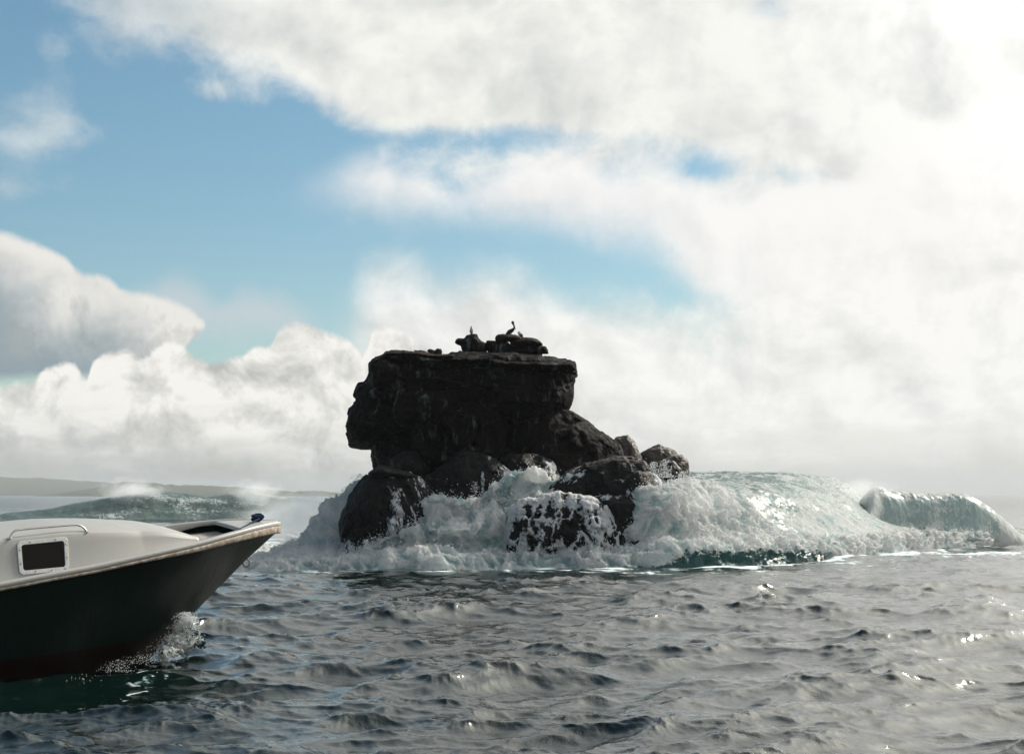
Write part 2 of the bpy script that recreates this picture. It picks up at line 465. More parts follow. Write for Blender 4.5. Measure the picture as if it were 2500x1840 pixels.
def sea_points(x, y):
    d = np.hypot(x, y)
    f1 = np.clip(1-d/500, .2, 1); f2 = np.clip((130-d)/90, 0, 1)
    a, b = .23, -.4
    x1, y1 = samp(T1[1], 46.0, x, y, a), samp(T1[2], 46.0, x, y, a)
    x2, y2 = samp(T2[1], 13.7, x, y, b), samp(T2[2], 13.7, x, y, b)
    c = -1.35
    X = x+c*(f1*(x1*math.cos(a)-y1*math.sin(a))+f2*(x2*math.cos(b)-y2*math.sin(b)))
    Yv = y+c*(f1*(x1*math.sin(a)+y1*math.cos(a))+f2*(x2*math.sin(b)+y2*math.cos(b)))
    return X, Yv, sea_height(x, y)

r_ = [2.0, 5, 8, 10]
while r_[-1] < 120: r_.append(r_[-1]*1.0031)
while r_[-1] < 7000: r_.append(r_[-1]*1.016)
r_ = np.array(r_)
th = np.concatenate([np.linspace(-math.pi, -.42, 60, endpoint=False), np.linspace(-.42, .42, 660, endpoint=False), np.linspace(.42, math.pi, 60, endpoint=False)])
R_, TH = np.meshgrid(r_, th, indexing='ij')
gx, gy = R_*np.sin(TH), R_*np.cos(TH)
sx, sy, sz = sea_points(gx, gy)
coarse = np.clip((np.abs(TH)-.42)/.2, 0, 1)       # the coarse ring outside the dense fan stays smooth
sx = sx*(1-coarse)+gx*coarse; sy = sy*(1-coarse)+gy*coarse; sz = sz*(1-coarse)
sv = np.stack([sx.ravel(), sy.ravel(), sz.ravel()], 1)
q = grid_quads(len(r_), len(th), wrap=True)[:, ::-1]
me = mesh_np('sea', sv, q)
# foam lying on the water: after the surf, in the boat's wake, in torn patches
fx, fy = sv[:, 0], sv[:, 1]
pt = np.stack([fx, fy*.8, fx*0], 1)
wob = 1.1*vnoise(np.stack([fx*.35, fx*0, fx*0], 1), 77)+.5*vnoise(np.stack([fx*1.1, fy*.6, fx*0], 1), 78)
shift = np.where(fx > 7, (fx-7)*.85, 0)+wob
near = np.maximum(np.exp(-((fy-shift-57.8)/1.3)**2)*.9, np.exp(-((fy-shift-55.4)/2.8)**2)*.60)*np.clip((fx+11.5)/3, 0, 1)
near = np.maximum(near, np.clip((fy-shift-58)/2, 0, 1)*(fy < 100)*(.75-.35*np.clip((fx-14)/6, 0, 1)))
near = np.maximum(near, np.exp(-((fy-115)/35)**2)*np.clip((-fx-4)/8, 0, 1)*.62)
hullpath = []
for cxp, cyp in ((1190, 1120), (1120, 1150), (1010, 1230), (850, 1310), (600, 1385), (300, 1440), (0, 1490), (-400, 1560)):
    yy_ = EYE*F/(1140+cyp*.3875-HY); hullpath.append(((cxp*.3875-HX)*yy_/F, yy_))
hd = np.full(fx.shape, 9.); nearb = (np.hypot(fx, fy) < 36) & (fx < 0) & (fx > -12) & (fy > 10)
for (xa, ya), (xb, yb) in zip(hullpath[:-1], hullpath[1:]):
    ex, ey = xb-xa, yb-ya; X0, Y0_ = fx[nearb]-xa, fy[nearb]-ya; t0_ = np.clip((X0*ex+Y0_*ey)/(ex*ex+ey*ey), 0, 1)
    hd[nearb] = np.minimum(hd[nearb], np.hypot(X0-t0_*ex, Y0_-t0_*ey))
near = np.maximum(near, np.exp(-(hd/.62)**2)*.50)
nf = fbm(pt*[.5, .9, 1], 4, 91, .6, ridged=True)
foam = np.clip(near*1.25+np.where(nearb, fbm(pt*np.array([3.0, 3.0, 1]), 4, 93, .65, ridged=True), nf)*.55-.55, 0, 1)
attr(me, 'foam', foam)

m, t = mat_new('sea_water')
pz = pos(t)
fo = getattr_(t, 'foam')
n1 = noise(t, pz, 7, 5, .55, .4, stretch=(1, 1.2, 1)); n2 = noise(t, pz, 38, 3, .5)
fo2 = noise(t, pz, 3.1, 8, .68, 1.4, stretch=(.55, 1.1, 1))
fo3 = noise(t, pz, .42, 3, .5, .5, stretch=(1, 1, 1), offset=(3, 7, 1))
sepz = t.nodes.new('ShaderNodeSeparateXYZ'); t.links.new(pz, sepz.inputs[0])
X_, Y_, Z_ = (S(t, sepz.outputs[i]) for i in range(3))
fleck = (fo2*1.2+fo3*.9+X_*-.02-Y_*.011).ss(1.29, 1.37)*Y_.ss(40, 20)    # small torn flecks of foam close by
fac = ((fo*1.5+(fo2-.5)*2.2)-.45).ss(0, .45)*fo.ss(.02, .2)
n0 = noise(t, pz, 3.0, 5, .6, .8, stretch=(.6, 1.5, 1))
bb = bump(t, n1*.7+n2*.35+n0*.25, .022, .45)
dfar = (X_*X_+Y_*Y_).powr(.5)
water = principled(t, mixc(t, fo.ss(.2, .8), (.0012, .0062, .0049), (.03, .12, .125)), .05+dfar.ss(20, 400)*.15, .5, normal=bb, ior=1.5)
foamc = principled(t, mixc(t, fo2, (.42, .60, .62), (.82, .84, .83)), .75, .2, normal=bump(t, fo2, .12, .8))
finish(t, mixs(t, fac.maxi(fleck*.8), water, foamc))
M_SEA = m
link('sea', me, m, kind='structure')

# ------------------------------------------------------------------ rock
def c1(x, y): return (820+x*.4009, 760+y*.4009)
def c2(x, y): return (1080+x*.14254, 760+y*.14254)
def outline(pts, conv, Y):
    o = []
    for x, y in pts:
        px, py = conv(x, y); X, _, Z = P(px, py, Y); o.append((X, Z))
    return o

def rock_mesh(name, poly, Y, depth, h=.06, round_=.9, facet=(1.1, .16, 0), rough=(.9, .10), strata=0, lean=0, seed=1,
              front=None, tilt=0, fine=.02, edge=.22):
    """solid rock whose profile across the view is poly (x, z) at distance Y, depth metres thick"""
    poly = list(poly)
    xs = [p[0] for p in poly]; zs = [p[1] for p in poly]; pad = .45
    x0, x1, z0, z1 = min(xs)-pad, max(xs)+pad, min(zs)-pad, max(zs)+pad
    y0, y1 = Y-depth/2-pad-abs(lean)*(z1-z0)/2, Y+depth/2+pad+abs(lean)*(z1-z0)/2
    nx, ny, nz = int((x1-x0)/h)+2, int((y1-y0)/h)+2, int((z1-z0)/h)+2
    gx = x0+np.arange(nx)*h; gy = y0+np.arange(ny)*h; gz = z0+np.arange(nz)*h
    PX, PZ = np.meshgrid(gx, gz, indexing='ij')
    d2 = polydist(PX, PZ, poly)-.8*h
    zm = (z0+z1)/2
    bdep = depth/2*(edge+(1-edge)*np.clip(1-np.exp(np.minimum(d2, 0)/round_*1.0), 0, 1)**.75)      # swells away from the profile
    X, Yg, Z = np.meshgrid(gx, gy, gz, indexing='ij')
    yc = Y+lean*(Z-zm)+tilt*(X-(x0+x1)/2)
    D2 = d2[:, None, :]; Bd = bdep[:, None, :]
    dy_ = np.abs(Yg-yc)-Bd
    f = np.where(D2 > 0, np.sqrt(D2**2+np.maximum(dy_, 0)**2), np.maximum(D2*.9, dy_*.7))
    band = np.abs(f) < .40
    p = np.stack([X[band], Yg[band], Z[band]], -1)
    wp = p+.25*np.stack([vnoise(p*1.3, seed+50), vnoise(p*1.3+9, seed+51), vnoise(p*1.3+4, seed+52)], -1)
    fc, amp, _ = facet
    v1, e1 = facets(wp/fc*np.array([1, 1, 1.5 if strata else 1.1]), seed)
    disp = amp*v1
    v2, e2 = facets(wp/fc*2.7+5, seed+5)
    disp = disp+amp*.38*v2
    if strata:
        zz = wp[:, 2]+.12*vnoise(p*np.array([.7, .7, .3]), seed+60)+.06*p[:, 0]
        s_ = zz/.62; fr = s_-np.floor(s_); k = np.floor(s_).astype(np.int64)
        disp = disp+strata*((hf(k, k*0, k*0, seed+9)-.5)*1.6-.9*np.exp(-((np.minimum(fr, 1-fr))/.07)**2))
    disp = disp+rough[1]*fbm(wp*rough[0], 4, seed+20)
    edge_keep = np.clip(1-np.abs(p[:, 1]-Y)/depth*.8, .35, 1)        # profile itself stays near the traced line
    inside = np.clip(-np.broadcast_to(D2, X.shape)[band]/.5, 0, 1)
    f[band] += disp*(.35+.65*inside)
    f = np.maximum(f, -1.5)
    for a in (0, -1):
        f[a] = np.maximum(f[a], .02); f[:, a] = np.maximum(f[:, a], .02); f[:, :, a] = np.maximum(f[:, :, a], .02)
    v, q = surface_nets(f, (x0, y0, z0), h)
    n = vnormals(v, q)
    d = fbm(v*4.5, 3, seed+30)*fine*1.3+fbm(v*13, 2, seed+31)*fine*.6
    v = v+n*d[:, None]
    me = mesh_np(name, v, q)
    return me, v, q

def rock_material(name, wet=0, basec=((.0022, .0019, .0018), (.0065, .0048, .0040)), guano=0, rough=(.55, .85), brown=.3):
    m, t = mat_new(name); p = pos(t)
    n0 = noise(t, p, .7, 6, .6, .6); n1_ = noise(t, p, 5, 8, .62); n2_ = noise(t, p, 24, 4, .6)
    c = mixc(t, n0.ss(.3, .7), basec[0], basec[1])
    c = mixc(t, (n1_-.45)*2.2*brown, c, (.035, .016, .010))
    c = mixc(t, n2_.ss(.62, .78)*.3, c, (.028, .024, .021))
    if guano:
        g = noise(t, p, 1.7, 5, .6, .3, stretch=(1.6, 1.6, .22)); g2 = noise(t, p, 9, 4, .6, stretch=(1, 1, .3))
        gf = ((g-.55)*5+(g2-.5)*1.6).ss(.05, 1.0)*guano
        c = mixc(t, gf, c, (.085, .10, .10))
    v = t.nodes.new('ShaderNodeTexVoronoi'); v.feature = 'DISTANCE_TO_EDGE'; v.inputs['Scale'].default_value = 1.6
    ww = vmath(t, 'ADD', p, vmath(t, 'SCALE', noise(t, p, 2, 4, .6).k, None, .5)); t.links.new(ww, v.inputs['Vector'])
    crack = S(t, v.outputs['Distance']).ss(0, .035)
    b = bump(t, n1_, .10, .9); b = bump(t, n2_, .03, .8, b); b = bump(t, crack, .03, .5, b)
    ro = n1_.ss(.3, .7)*(rough[1]-rough[0])+rough[0]
    finish(t, principled(t, c, ro, .22 if wet else .05, normal=b))
    return m
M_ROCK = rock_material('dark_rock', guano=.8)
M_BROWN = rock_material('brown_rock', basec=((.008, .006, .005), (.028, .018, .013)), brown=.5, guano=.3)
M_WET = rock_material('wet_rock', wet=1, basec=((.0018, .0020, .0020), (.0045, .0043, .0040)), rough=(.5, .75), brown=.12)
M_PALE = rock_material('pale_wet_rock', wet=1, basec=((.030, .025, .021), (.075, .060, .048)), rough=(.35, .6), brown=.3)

ROCKS = {}
YS = 66.0
stack = empty('sea_stack', P(1140, 1340, YS), label='massive dark flat-topped rock stack rising from the surf', cat='sea stack')
def part(name, pts, conv, Y, depth, mat, **kw):
    me, v, q = rock_mesh(name, outline(pts, conv, Y), Y, depth, **kw)
    o = link(name, me, mat, stack); o.matrix_parent_inverse = stack.matrix_world.inverted() if False else o.matrix_parent_inverse
    o.location = -Vector(stack.location)
    return o, v, q
def thing(name, pts, conv, Y, depth, mat, label, cat, group=None, **kw):
    me, v, q = rock_mesh(name, outline(pts, conv, Y), Y, depth, **kw)
    ctr = np.array([v[:, 0].mean(), v[:, 1].mean(), v[:, 2].min()])
    co = np.empty(len(me.vertices)*3, np.float32); me.vertices.foreach_get('co', co)
    me.vertices.foreach_set('co', (co.reshape(-1, 3)-ctr).astype(np.float32).ravel()); me.update()
    o = link(name, me, mat, label=label, cat=cat, group=group); o.location = ctr
    return o, v, q

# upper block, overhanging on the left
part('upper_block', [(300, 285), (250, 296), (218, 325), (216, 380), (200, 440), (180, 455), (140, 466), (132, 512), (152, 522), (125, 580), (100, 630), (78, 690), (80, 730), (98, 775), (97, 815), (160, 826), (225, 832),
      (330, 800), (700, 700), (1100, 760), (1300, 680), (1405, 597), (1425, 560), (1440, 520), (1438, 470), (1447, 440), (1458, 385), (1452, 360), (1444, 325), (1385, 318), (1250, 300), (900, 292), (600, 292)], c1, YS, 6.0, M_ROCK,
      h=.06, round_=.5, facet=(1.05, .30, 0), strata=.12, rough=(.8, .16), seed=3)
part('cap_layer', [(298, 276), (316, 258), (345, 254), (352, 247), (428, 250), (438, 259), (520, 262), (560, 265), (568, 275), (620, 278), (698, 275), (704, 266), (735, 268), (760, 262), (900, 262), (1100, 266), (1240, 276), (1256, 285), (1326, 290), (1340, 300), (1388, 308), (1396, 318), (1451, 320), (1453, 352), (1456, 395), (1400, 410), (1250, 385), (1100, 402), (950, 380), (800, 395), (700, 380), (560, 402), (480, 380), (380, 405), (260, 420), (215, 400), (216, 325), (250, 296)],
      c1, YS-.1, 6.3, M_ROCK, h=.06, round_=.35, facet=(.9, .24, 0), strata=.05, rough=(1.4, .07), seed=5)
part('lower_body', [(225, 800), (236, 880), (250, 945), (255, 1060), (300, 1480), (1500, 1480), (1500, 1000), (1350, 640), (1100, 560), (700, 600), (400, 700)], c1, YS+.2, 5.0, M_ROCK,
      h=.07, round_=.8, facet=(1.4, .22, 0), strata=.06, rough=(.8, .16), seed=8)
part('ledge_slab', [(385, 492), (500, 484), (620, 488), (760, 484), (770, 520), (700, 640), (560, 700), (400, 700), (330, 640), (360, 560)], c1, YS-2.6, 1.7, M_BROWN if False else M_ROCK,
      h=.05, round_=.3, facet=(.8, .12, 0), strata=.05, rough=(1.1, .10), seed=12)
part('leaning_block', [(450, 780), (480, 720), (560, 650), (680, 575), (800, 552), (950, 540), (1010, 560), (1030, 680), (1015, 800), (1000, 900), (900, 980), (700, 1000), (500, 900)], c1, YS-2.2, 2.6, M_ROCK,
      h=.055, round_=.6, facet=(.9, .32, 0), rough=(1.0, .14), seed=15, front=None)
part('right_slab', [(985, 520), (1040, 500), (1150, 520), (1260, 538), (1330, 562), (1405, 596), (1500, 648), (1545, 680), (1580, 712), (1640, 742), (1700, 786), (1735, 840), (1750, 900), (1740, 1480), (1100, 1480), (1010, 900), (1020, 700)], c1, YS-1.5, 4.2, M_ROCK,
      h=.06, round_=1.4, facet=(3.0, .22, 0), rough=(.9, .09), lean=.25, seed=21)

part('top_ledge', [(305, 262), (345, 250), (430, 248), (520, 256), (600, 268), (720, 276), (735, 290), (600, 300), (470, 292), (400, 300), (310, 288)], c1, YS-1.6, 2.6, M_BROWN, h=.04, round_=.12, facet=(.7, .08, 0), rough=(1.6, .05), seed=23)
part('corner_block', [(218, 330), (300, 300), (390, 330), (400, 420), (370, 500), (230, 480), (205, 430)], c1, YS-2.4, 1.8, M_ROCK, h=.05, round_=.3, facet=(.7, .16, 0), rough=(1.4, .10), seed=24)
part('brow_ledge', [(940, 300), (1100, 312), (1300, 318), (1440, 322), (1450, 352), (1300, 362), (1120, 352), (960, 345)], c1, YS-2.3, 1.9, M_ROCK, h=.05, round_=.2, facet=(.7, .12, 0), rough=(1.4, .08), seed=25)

# stones lying on the flat top
ST = 'stones lying on top of the rock stack'
YT = YS-.6
thing('perched_rock', [(470, 408), (495, 395), (545, 400), (592, 404), (606, 455), (660, 510), (722, 545), (772, 562), (770, 640), (745, 680), (760, 750), (560, 770), (370, 760), (350, 660), (333, 600), (310, 560), (355, 500), (385, 460), (430, 420)], c2, YT, 1.25, M_ROCK,
      'dark horned rock on the flat top, the pale upright bird stands on it', 'rock', ST, h=.028, round_=.18, facet=(.35, .045, 0), rough=(2.6, .04), seed=31, fine=.008)
thing('knob_rock', [(225, 530), (232, 500), (255, 472), (290, 462), (355, 470), (400, 500), (390, 580), (340, 590), (300, 577), (248, 556)], c2, YT-.1, .5, M_ROCK,
      'small dark knob of rock sticking out left of the horned rock', 'rock', ST, h=.022, round_=.10, facet=(.25, .03, 0), rough=(3, .03), seed=33, fine=.006)
thing('wedge_stone', [(228, 755), (262, 705), (295, 680), (340, 690), (380, 700), (390, 775), (240, 775)], c2, YT-.3, .5, M_ROCK,
      'small wedge stone at the left foot of the horned rock', 'rock', ST, h=.022, round_=.10, facet=(.25, .02, 0), rough=(3, .02), seed=34, fine=.006)
thing('base_block', [(768, 520), (800, 512), (930, 520), (1100, 525), (1200, 600), (1195, 800), (900, 805), (800, 740), (775, 640)], c2, YT, 1.2, M_ROCK,
      'squarish dark block beneath the left end of the stacked slabs', 'rock', ST, h=.028, round_=.12, facet=(.35, .035, 0), rough=(2.6, .03), seed=36, fine=.008)
thing('wide_slab', [(1150, 600), (1300, 596), (1500, 590), (1690, 595), (1705, 640), (1700, 790), (1500, 800), (1150, 808)], c2, YT+.1, 1.5, M_ROCK,
      'thick wide slab forming the bottom right of the stacked slabs', 'rock', ST, h=.028, round_=.12, facet=(.4, .035, 0), strata=.02, rough=(2.4, .03), seed=38, fine=.008)
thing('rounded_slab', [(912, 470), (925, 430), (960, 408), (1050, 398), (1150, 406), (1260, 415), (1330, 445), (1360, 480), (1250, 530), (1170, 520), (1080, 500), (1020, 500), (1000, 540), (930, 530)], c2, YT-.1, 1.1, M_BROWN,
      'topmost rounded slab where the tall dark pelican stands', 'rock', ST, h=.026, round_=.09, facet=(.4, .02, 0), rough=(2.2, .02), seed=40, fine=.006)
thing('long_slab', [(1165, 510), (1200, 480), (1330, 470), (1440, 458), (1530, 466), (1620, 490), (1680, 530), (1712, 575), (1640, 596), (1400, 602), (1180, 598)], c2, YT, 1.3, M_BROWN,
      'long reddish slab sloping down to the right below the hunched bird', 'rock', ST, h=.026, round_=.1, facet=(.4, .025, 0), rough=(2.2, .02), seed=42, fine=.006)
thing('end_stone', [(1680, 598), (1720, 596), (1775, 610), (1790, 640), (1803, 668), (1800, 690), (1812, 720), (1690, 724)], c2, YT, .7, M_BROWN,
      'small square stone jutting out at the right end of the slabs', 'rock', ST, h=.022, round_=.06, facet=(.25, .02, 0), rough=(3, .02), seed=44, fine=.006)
thing('loose_stone', [(556, 240), (570, 232), (590, 236), (604, 240), (618, 228), (640, 230), (647, 245), (643, 272), (575, 274), (572, 256)], c1, YT+.2, .4, M_BROWN,
      'small jagged loose stone alone on the left half of the flat top', 'rock', ST, h=.022, round_=.05, facet=(.2, .03, 0), rough=(4, .03), seed=46, fine=.006)

# boulders round its foot
BD = 'boulders around the foot of the rock stack'
def boulder(name, key, pts, Y, depth, mat, label, **kw):
    kw = dict(dict(h=.05, round_=.6, facet=(1.5, .30, 0), rough=(1.0, .12)), **kw)
    ROCKS[key] = thing(name, pts, c1, Y, depth, mat, label, 'boulder', BD, **kw)
boulder('boulder', 'b1', [(250, 985), (225, 990), (165, 1040), (100, 1130), (50, 1220), (28, 1290), (40, 1380), (60, 1560), (640, 1560), (640, 1180), (575, 1100), (500, 1020), (420, 985), (330, 975)], 61.2, 3.0, M_WET,
        'tall wet dark boulder at the far left, front of the stack', seed=51, h=.04)
thing('slab', [(208, 990), (215, 975), (250, 958), (262, 942), (320, 950), (380, 965), (450, 985), (480, 1005), (430, 1020), (330, 1010), (225, 1010)], c1, 60.9, 1.6, M_WET,
      'thin flat slab lying on top of the leftmost boulder', 'rock', h=.035, round_=.1, facet=(.5, .05, 0), strata=.04, rough=(1.8, .05), seed=52)
boulder('boulder', 'b2', [(800, 833), (720, 880), (620, 955), (530, 1005), (500, 1060), (480, 1540), (1060, 1540), (1080, 1080), (1062, 980), (1000, 928), (900, 868)], 62.6, 2.8, M_WET,
        'dark pointed boulder in the middle with water trickling down its right', seed=55, facet=(1.9, .26, 0), round_=1.0)
boulder('boulder', 'b3', [(1015, 905), (1060, 876), (1180, 865), (1260, 880), (1310, 908), (1370, 958), (1400, 1010), (1400, 1500), (1020, 1500), (1010, 1000)], 63.2, 2.2, M_WET,
        'low boulder in the gap between pointed boulder and big black boulder', seed=58, h=.045)
boulder('boulder', 'b11', [(350, 905), (420, 865), (480, 862), (530, 900), (560, 960), (540, 1500), (380, 1500)], 62.9, 1.6, M_WET,
        'half hidden black boulder under the overhang, behind the flat slab', seed=60, h=.045)
boulder('boulder', 'b4', [(1250, 1150), (1310, 1070), (1400, 982), (1500, 935), (1600, 918), (1700, 888), (1800, 888), (1880, 910), (1930, 978), (1990, 1050), (1995, 1540), (1300, 1540), (1230, 1260)], 61.6, 3.2, M_WET,
        'big smooth black boulder right of centre above the cascades', seed=62, facet=(2.3, .24, 0), round_=1.0)
boulder('boulder', 'b5', [(1050, 1300), (1060, 1200), (1140, 1150), (1250, 1130), (1350, 1108), (1450, 1116), (1560, 1140), (1640, 1200), (1700, 1290), (1770, 1400), (1790, 1570), (1040, 1570), (1040, 1400)], 59.9, 2.4, M_WET,
        'knobbly boulder in front, laced all over with streaming white foam', seed=64, facet=(.55, .14, 0), round_=.9, h=.036)
boulder('boulder', 'b6', [(1560, 1135), (1700, 1115), (1800, 1100), (1850, 1200), (1900, 1280), (1925, 1350), (1930, 1560), (1700, 1560), (1620, 1240)], 60.3, 2.0, M_WET,
        'black boulder beneath the big smooth one, beside the large cascade', seed=66, facet=(1.0, .10, 0))
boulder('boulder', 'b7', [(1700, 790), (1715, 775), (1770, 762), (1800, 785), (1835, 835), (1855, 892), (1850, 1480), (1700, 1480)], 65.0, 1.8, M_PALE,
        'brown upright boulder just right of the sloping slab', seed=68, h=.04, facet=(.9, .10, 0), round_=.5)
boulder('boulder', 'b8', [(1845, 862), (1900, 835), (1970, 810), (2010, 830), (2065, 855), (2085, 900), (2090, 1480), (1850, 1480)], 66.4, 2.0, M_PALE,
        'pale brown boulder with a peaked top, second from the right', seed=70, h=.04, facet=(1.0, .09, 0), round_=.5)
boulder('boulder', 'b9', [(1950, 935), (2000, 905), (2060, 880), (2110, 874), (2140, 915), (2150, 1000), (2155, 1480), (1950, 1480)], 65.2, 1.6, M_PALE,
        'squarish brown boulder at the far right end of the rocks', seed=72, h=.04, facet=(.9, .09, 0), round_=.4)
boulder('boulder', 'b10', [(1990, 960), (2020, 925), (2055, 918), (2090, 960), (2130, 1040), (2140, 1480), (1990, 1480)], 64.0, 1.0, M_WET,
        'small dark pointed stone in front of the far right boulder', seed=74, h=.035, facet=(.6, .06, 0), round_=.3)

# ------------------------------------------------------------------ surf, breakers and running water
def cubic(xs, ys, x):
    """monotone-ish cubic through columns (ys may be 2-D, interpolated on axis 0)"""
    xs = np.asarray(xs, float); ys = np.asarray(ys, float)
    m = np.gradient(ys, xs, axis=0)
    i = np.clip(np.searchsorted(xs, x)-1, 0, len(xs)-2); h = xs[i+1]-xs[i]; u = (x-xs[i])/h
    sh = (-1,)+(1,)*(ys.ndim-1); u = u.reshape(sh); h = h.reshape(sh)
    return ys[i]*(2*u**3-3*u**2+1)+m[i]*h*(u**3-2*u**2+u)+ys[i+1]*(-2*u**3+3*u**2)+m[i+1]*h*(u**3-u**2)
CX = [480, 640, 760, 860, 960, 1060, 1160, 1260, 1360, 1460, 1560, 1660, 1760, 1860, 1960, 2060, 2160, 2260, 2360, 2480]
FOOT = [57.2, 57.2, 57.2, 57.1, 57.2, 57.0, 57.3, 57.2, 57.5, 57.2, 57.4, 57.8, 58.4, 59.6, 62, 65.5, 69, 73, 77, 81]
YT_ = [0, .9, 2.2, 3.8, 4.9, 6.1, 8.2, 14, 22, 30]
Z = lambda z: ('z', z)
ROWS = [
 [Z(-.2)]*20,
 [Z(-.1), Z(.05), 1372, 1368, 1352, 1351, 1355, 1354, 1356, 1353, 1345, 1327, 1333, 1332, 1330, 1327, 1317, 1305, 1303, 1312],
 [Z(-.1), Z(.05), 1364, 1360, 1340, 1328, 1336, 1342, 1344, 1340, 1330, 1328, 1330, 1330, 1322, 1315, 1308, 1300, 1302, 1308],
 [Z(-.1), Z(.05), 1350, 1344, 1300, 1284, 1286, 1330, 1330, 1318, 1296, 1290, 1298, 1304, 1300, 1296, 1297, 1298, 1299, 1302],
 [Z(-.1), Z(.1), 1336, 1296, 1266, 1250, 1246, 1262, 1270, 1262, 1220, 1216, 1238, 1274, 1284, 1283, 1290, 1296, 1297, 1300],
 [Z(-.1), Z(.1), 1322, 1262, 1252, 1234, 1216, 1206, 1202, 1222, 1194, 1188, 1200, 1234, 1258, 1266, 1284, 1295, 1296, 1298],
 [Z(-.1), Z(.1), 1305, 1232, 1250, 1236, 1190, 1158, 1166, 1200, 1184, 1172, 1184, 1200, 1222, 1246, 1278, 1293, 1295, 1296],
 [Z(-.1), Z(.1), Z(.5), Z(1.1), Z(1.6), Z(2), Z(2.5), Z(2.5), Z(2.5), Z(2.6), 1180, 1169, 1170, 1176, 1186, 1208, 1268, 1290, 1292, 1293],
 [Z(-.2), Z(.0), Z(.3), Z(.8), Z(1.2), Z(1.5), Z(2), Z(2.4), Z(2.8), Z(3), 1178, 1171, 1165, 1165, 1168, 1186, 1262, 1288, 1290, 1291],
 [Z(-.4)]*20]
OVR = {(3, 7): (60.0, 1262), (4, 7): (60.5, 1222), (5, 7): (61.0, 1180), (6, 7): (61.6, 1152), (3, 3): (59.6, 1350), (4, 3): (60.2, 1346), (5, 3): (61.0, 1336), (6, 3): (62.0, 1316),
 (3, 4): (59.3, 1308), (4, 4): (59.8, 1292), (5, 4): (60.6, 1282), (6, 4): (61.6, 1276), (3, 5): (59.1, 1292), (4, 5): (59.7, 1262), (5, 5): (60.2, 1236), (6, 5): (60.8, 1218),
 (3, 6): (59.1, 1294), (4, 6): (59.7, 1268), (5, 6): (60.3, 1238), (6, 6): (61.0, 1214), (3, 8): (60.2, 1250), (4, 8): (60.6, 1222), (5, 8): (61.5, 1196), (6, 8): (62.6, 1170),
 (3, 9): (59.9, 1310), (4, 9): (60.4, 1290), (5, 9): (61.4, 1240), (6, 9): (62.8, 1200), (3, 10): (59.2, 1302), (4, 10): (59.5, 1236), (5, 10): (59.9, 1204), (6, 10): (61.2, 1192),
 (3, 11): (59.6, 1294), (4, 11): (60.1, 1222), (5, 11): (60.8, 1192), (6, 11): (62.6, 1177)}
YY = np.array([[max(57.2+yt, ft+yt*(.75 if yt < 9 else .82)) if ft > 57.6 else ft+yt for ft in FOOT] for yt in YT_])
ZZ = np.array([[v[1] if isinstance(v, tuple) else EYE-(v-HY)*YY[r][c]/F for c, v in enumerate(row)] for r, row in enumerate(ROWS)])
CX = CX+[2640, 2800]; YY = np.hstack([YY, YY[:, -1:]+3, YY[:, -1:]+5])
zend = np.array([-.2]+[.12]*8+[-.4])[:, None]; ZZ = np.hstack([ZZ, zend, zend-.15])
for (r_i, c_i), (y_, p_) in OVR.items(): YY[r_i, c_i] = y_; ZZ[r_i, c_i] = EYE-(p_-HY)*y_/F
ncol, nrow = 1040, 330
cx_ = np.linspace(CX[0], CX[-1], ncol)
tt_ = np.linspace(0, 1, nrow); tr = np.interp(tt_, [0, .13, .27, .42, .56, .68, .80, .90, .97, 1], np.arange(10))
def patch(CXs, G, cols, rows): return cubic(np.arange(G.shape[0]), cubic(CXs, G.T, cols).T, rows)
gY = patch(CX, YY, cx_, tr); gZ = patch(CX, ZZ, cx_, tr)
gPX = np.tile(cx_, (nrow, 1)); gT = np.tile(tr[:, None], (1, ncol))
gX = (gPX-HX)*gY/F
V = np.stack([gX, gY, gZ], -1).reshape(-1, 3)
Q = grid_quads(nrow, ncol)
N = vnormals(V, Q)
if N[:, 2].mean() < 0: Q = Q[:, ::-1]; N = -N
px_, t_ = gPX.ravel(), gT.ravel()
sm = lambda x, a, b: (lambda u: u*u*(3-2*u))(np.clip((x-a)/(b-a), 0, 1))
# how broken the water is: 1 churned white, 0 smooth laced back of the swell
line = np.interp(px_, [1560, 1723, 1812, 1879, 1936, 2100], [6.8, 6.0, 5.0, 3.9, 3.0, 2.0])
churn = np.where(px_ < 1560, 1.0, sm(line+.35-t_, 0, .7))
churn = np.maximum(churn, sm(2.5-t_, 0, .8))
churn = churn*sm(t_, -.1, .5)
wq = V*np.array([1, 1, 1])+.35*np.stack([vnoise(V*1.1, 201), vnoise(V*1.1, 202), vnoise(V*1.1, 203)], -1)
big = fbm(wq*np.array([1.0, 1.1, 1.2]), 3, 211, .5)
cau = fbm(wq*2.3, 4, 221, .55, billow=True)
fin_ = fbm(V*9.0, 3, 231, .6, billow=True)
edge_ = sm(t_, 0, .6)*sm(9-t_, 0, .8)*sm(px_, 480, 640)
D = churn*(.20*big-.15*cau-.03*fin_)+(1-churn)*(.05*fbm(V*np.array([1.4, 2.2, 1.4]), 4, 241)+.02*fbm(V*5, 2, 243))
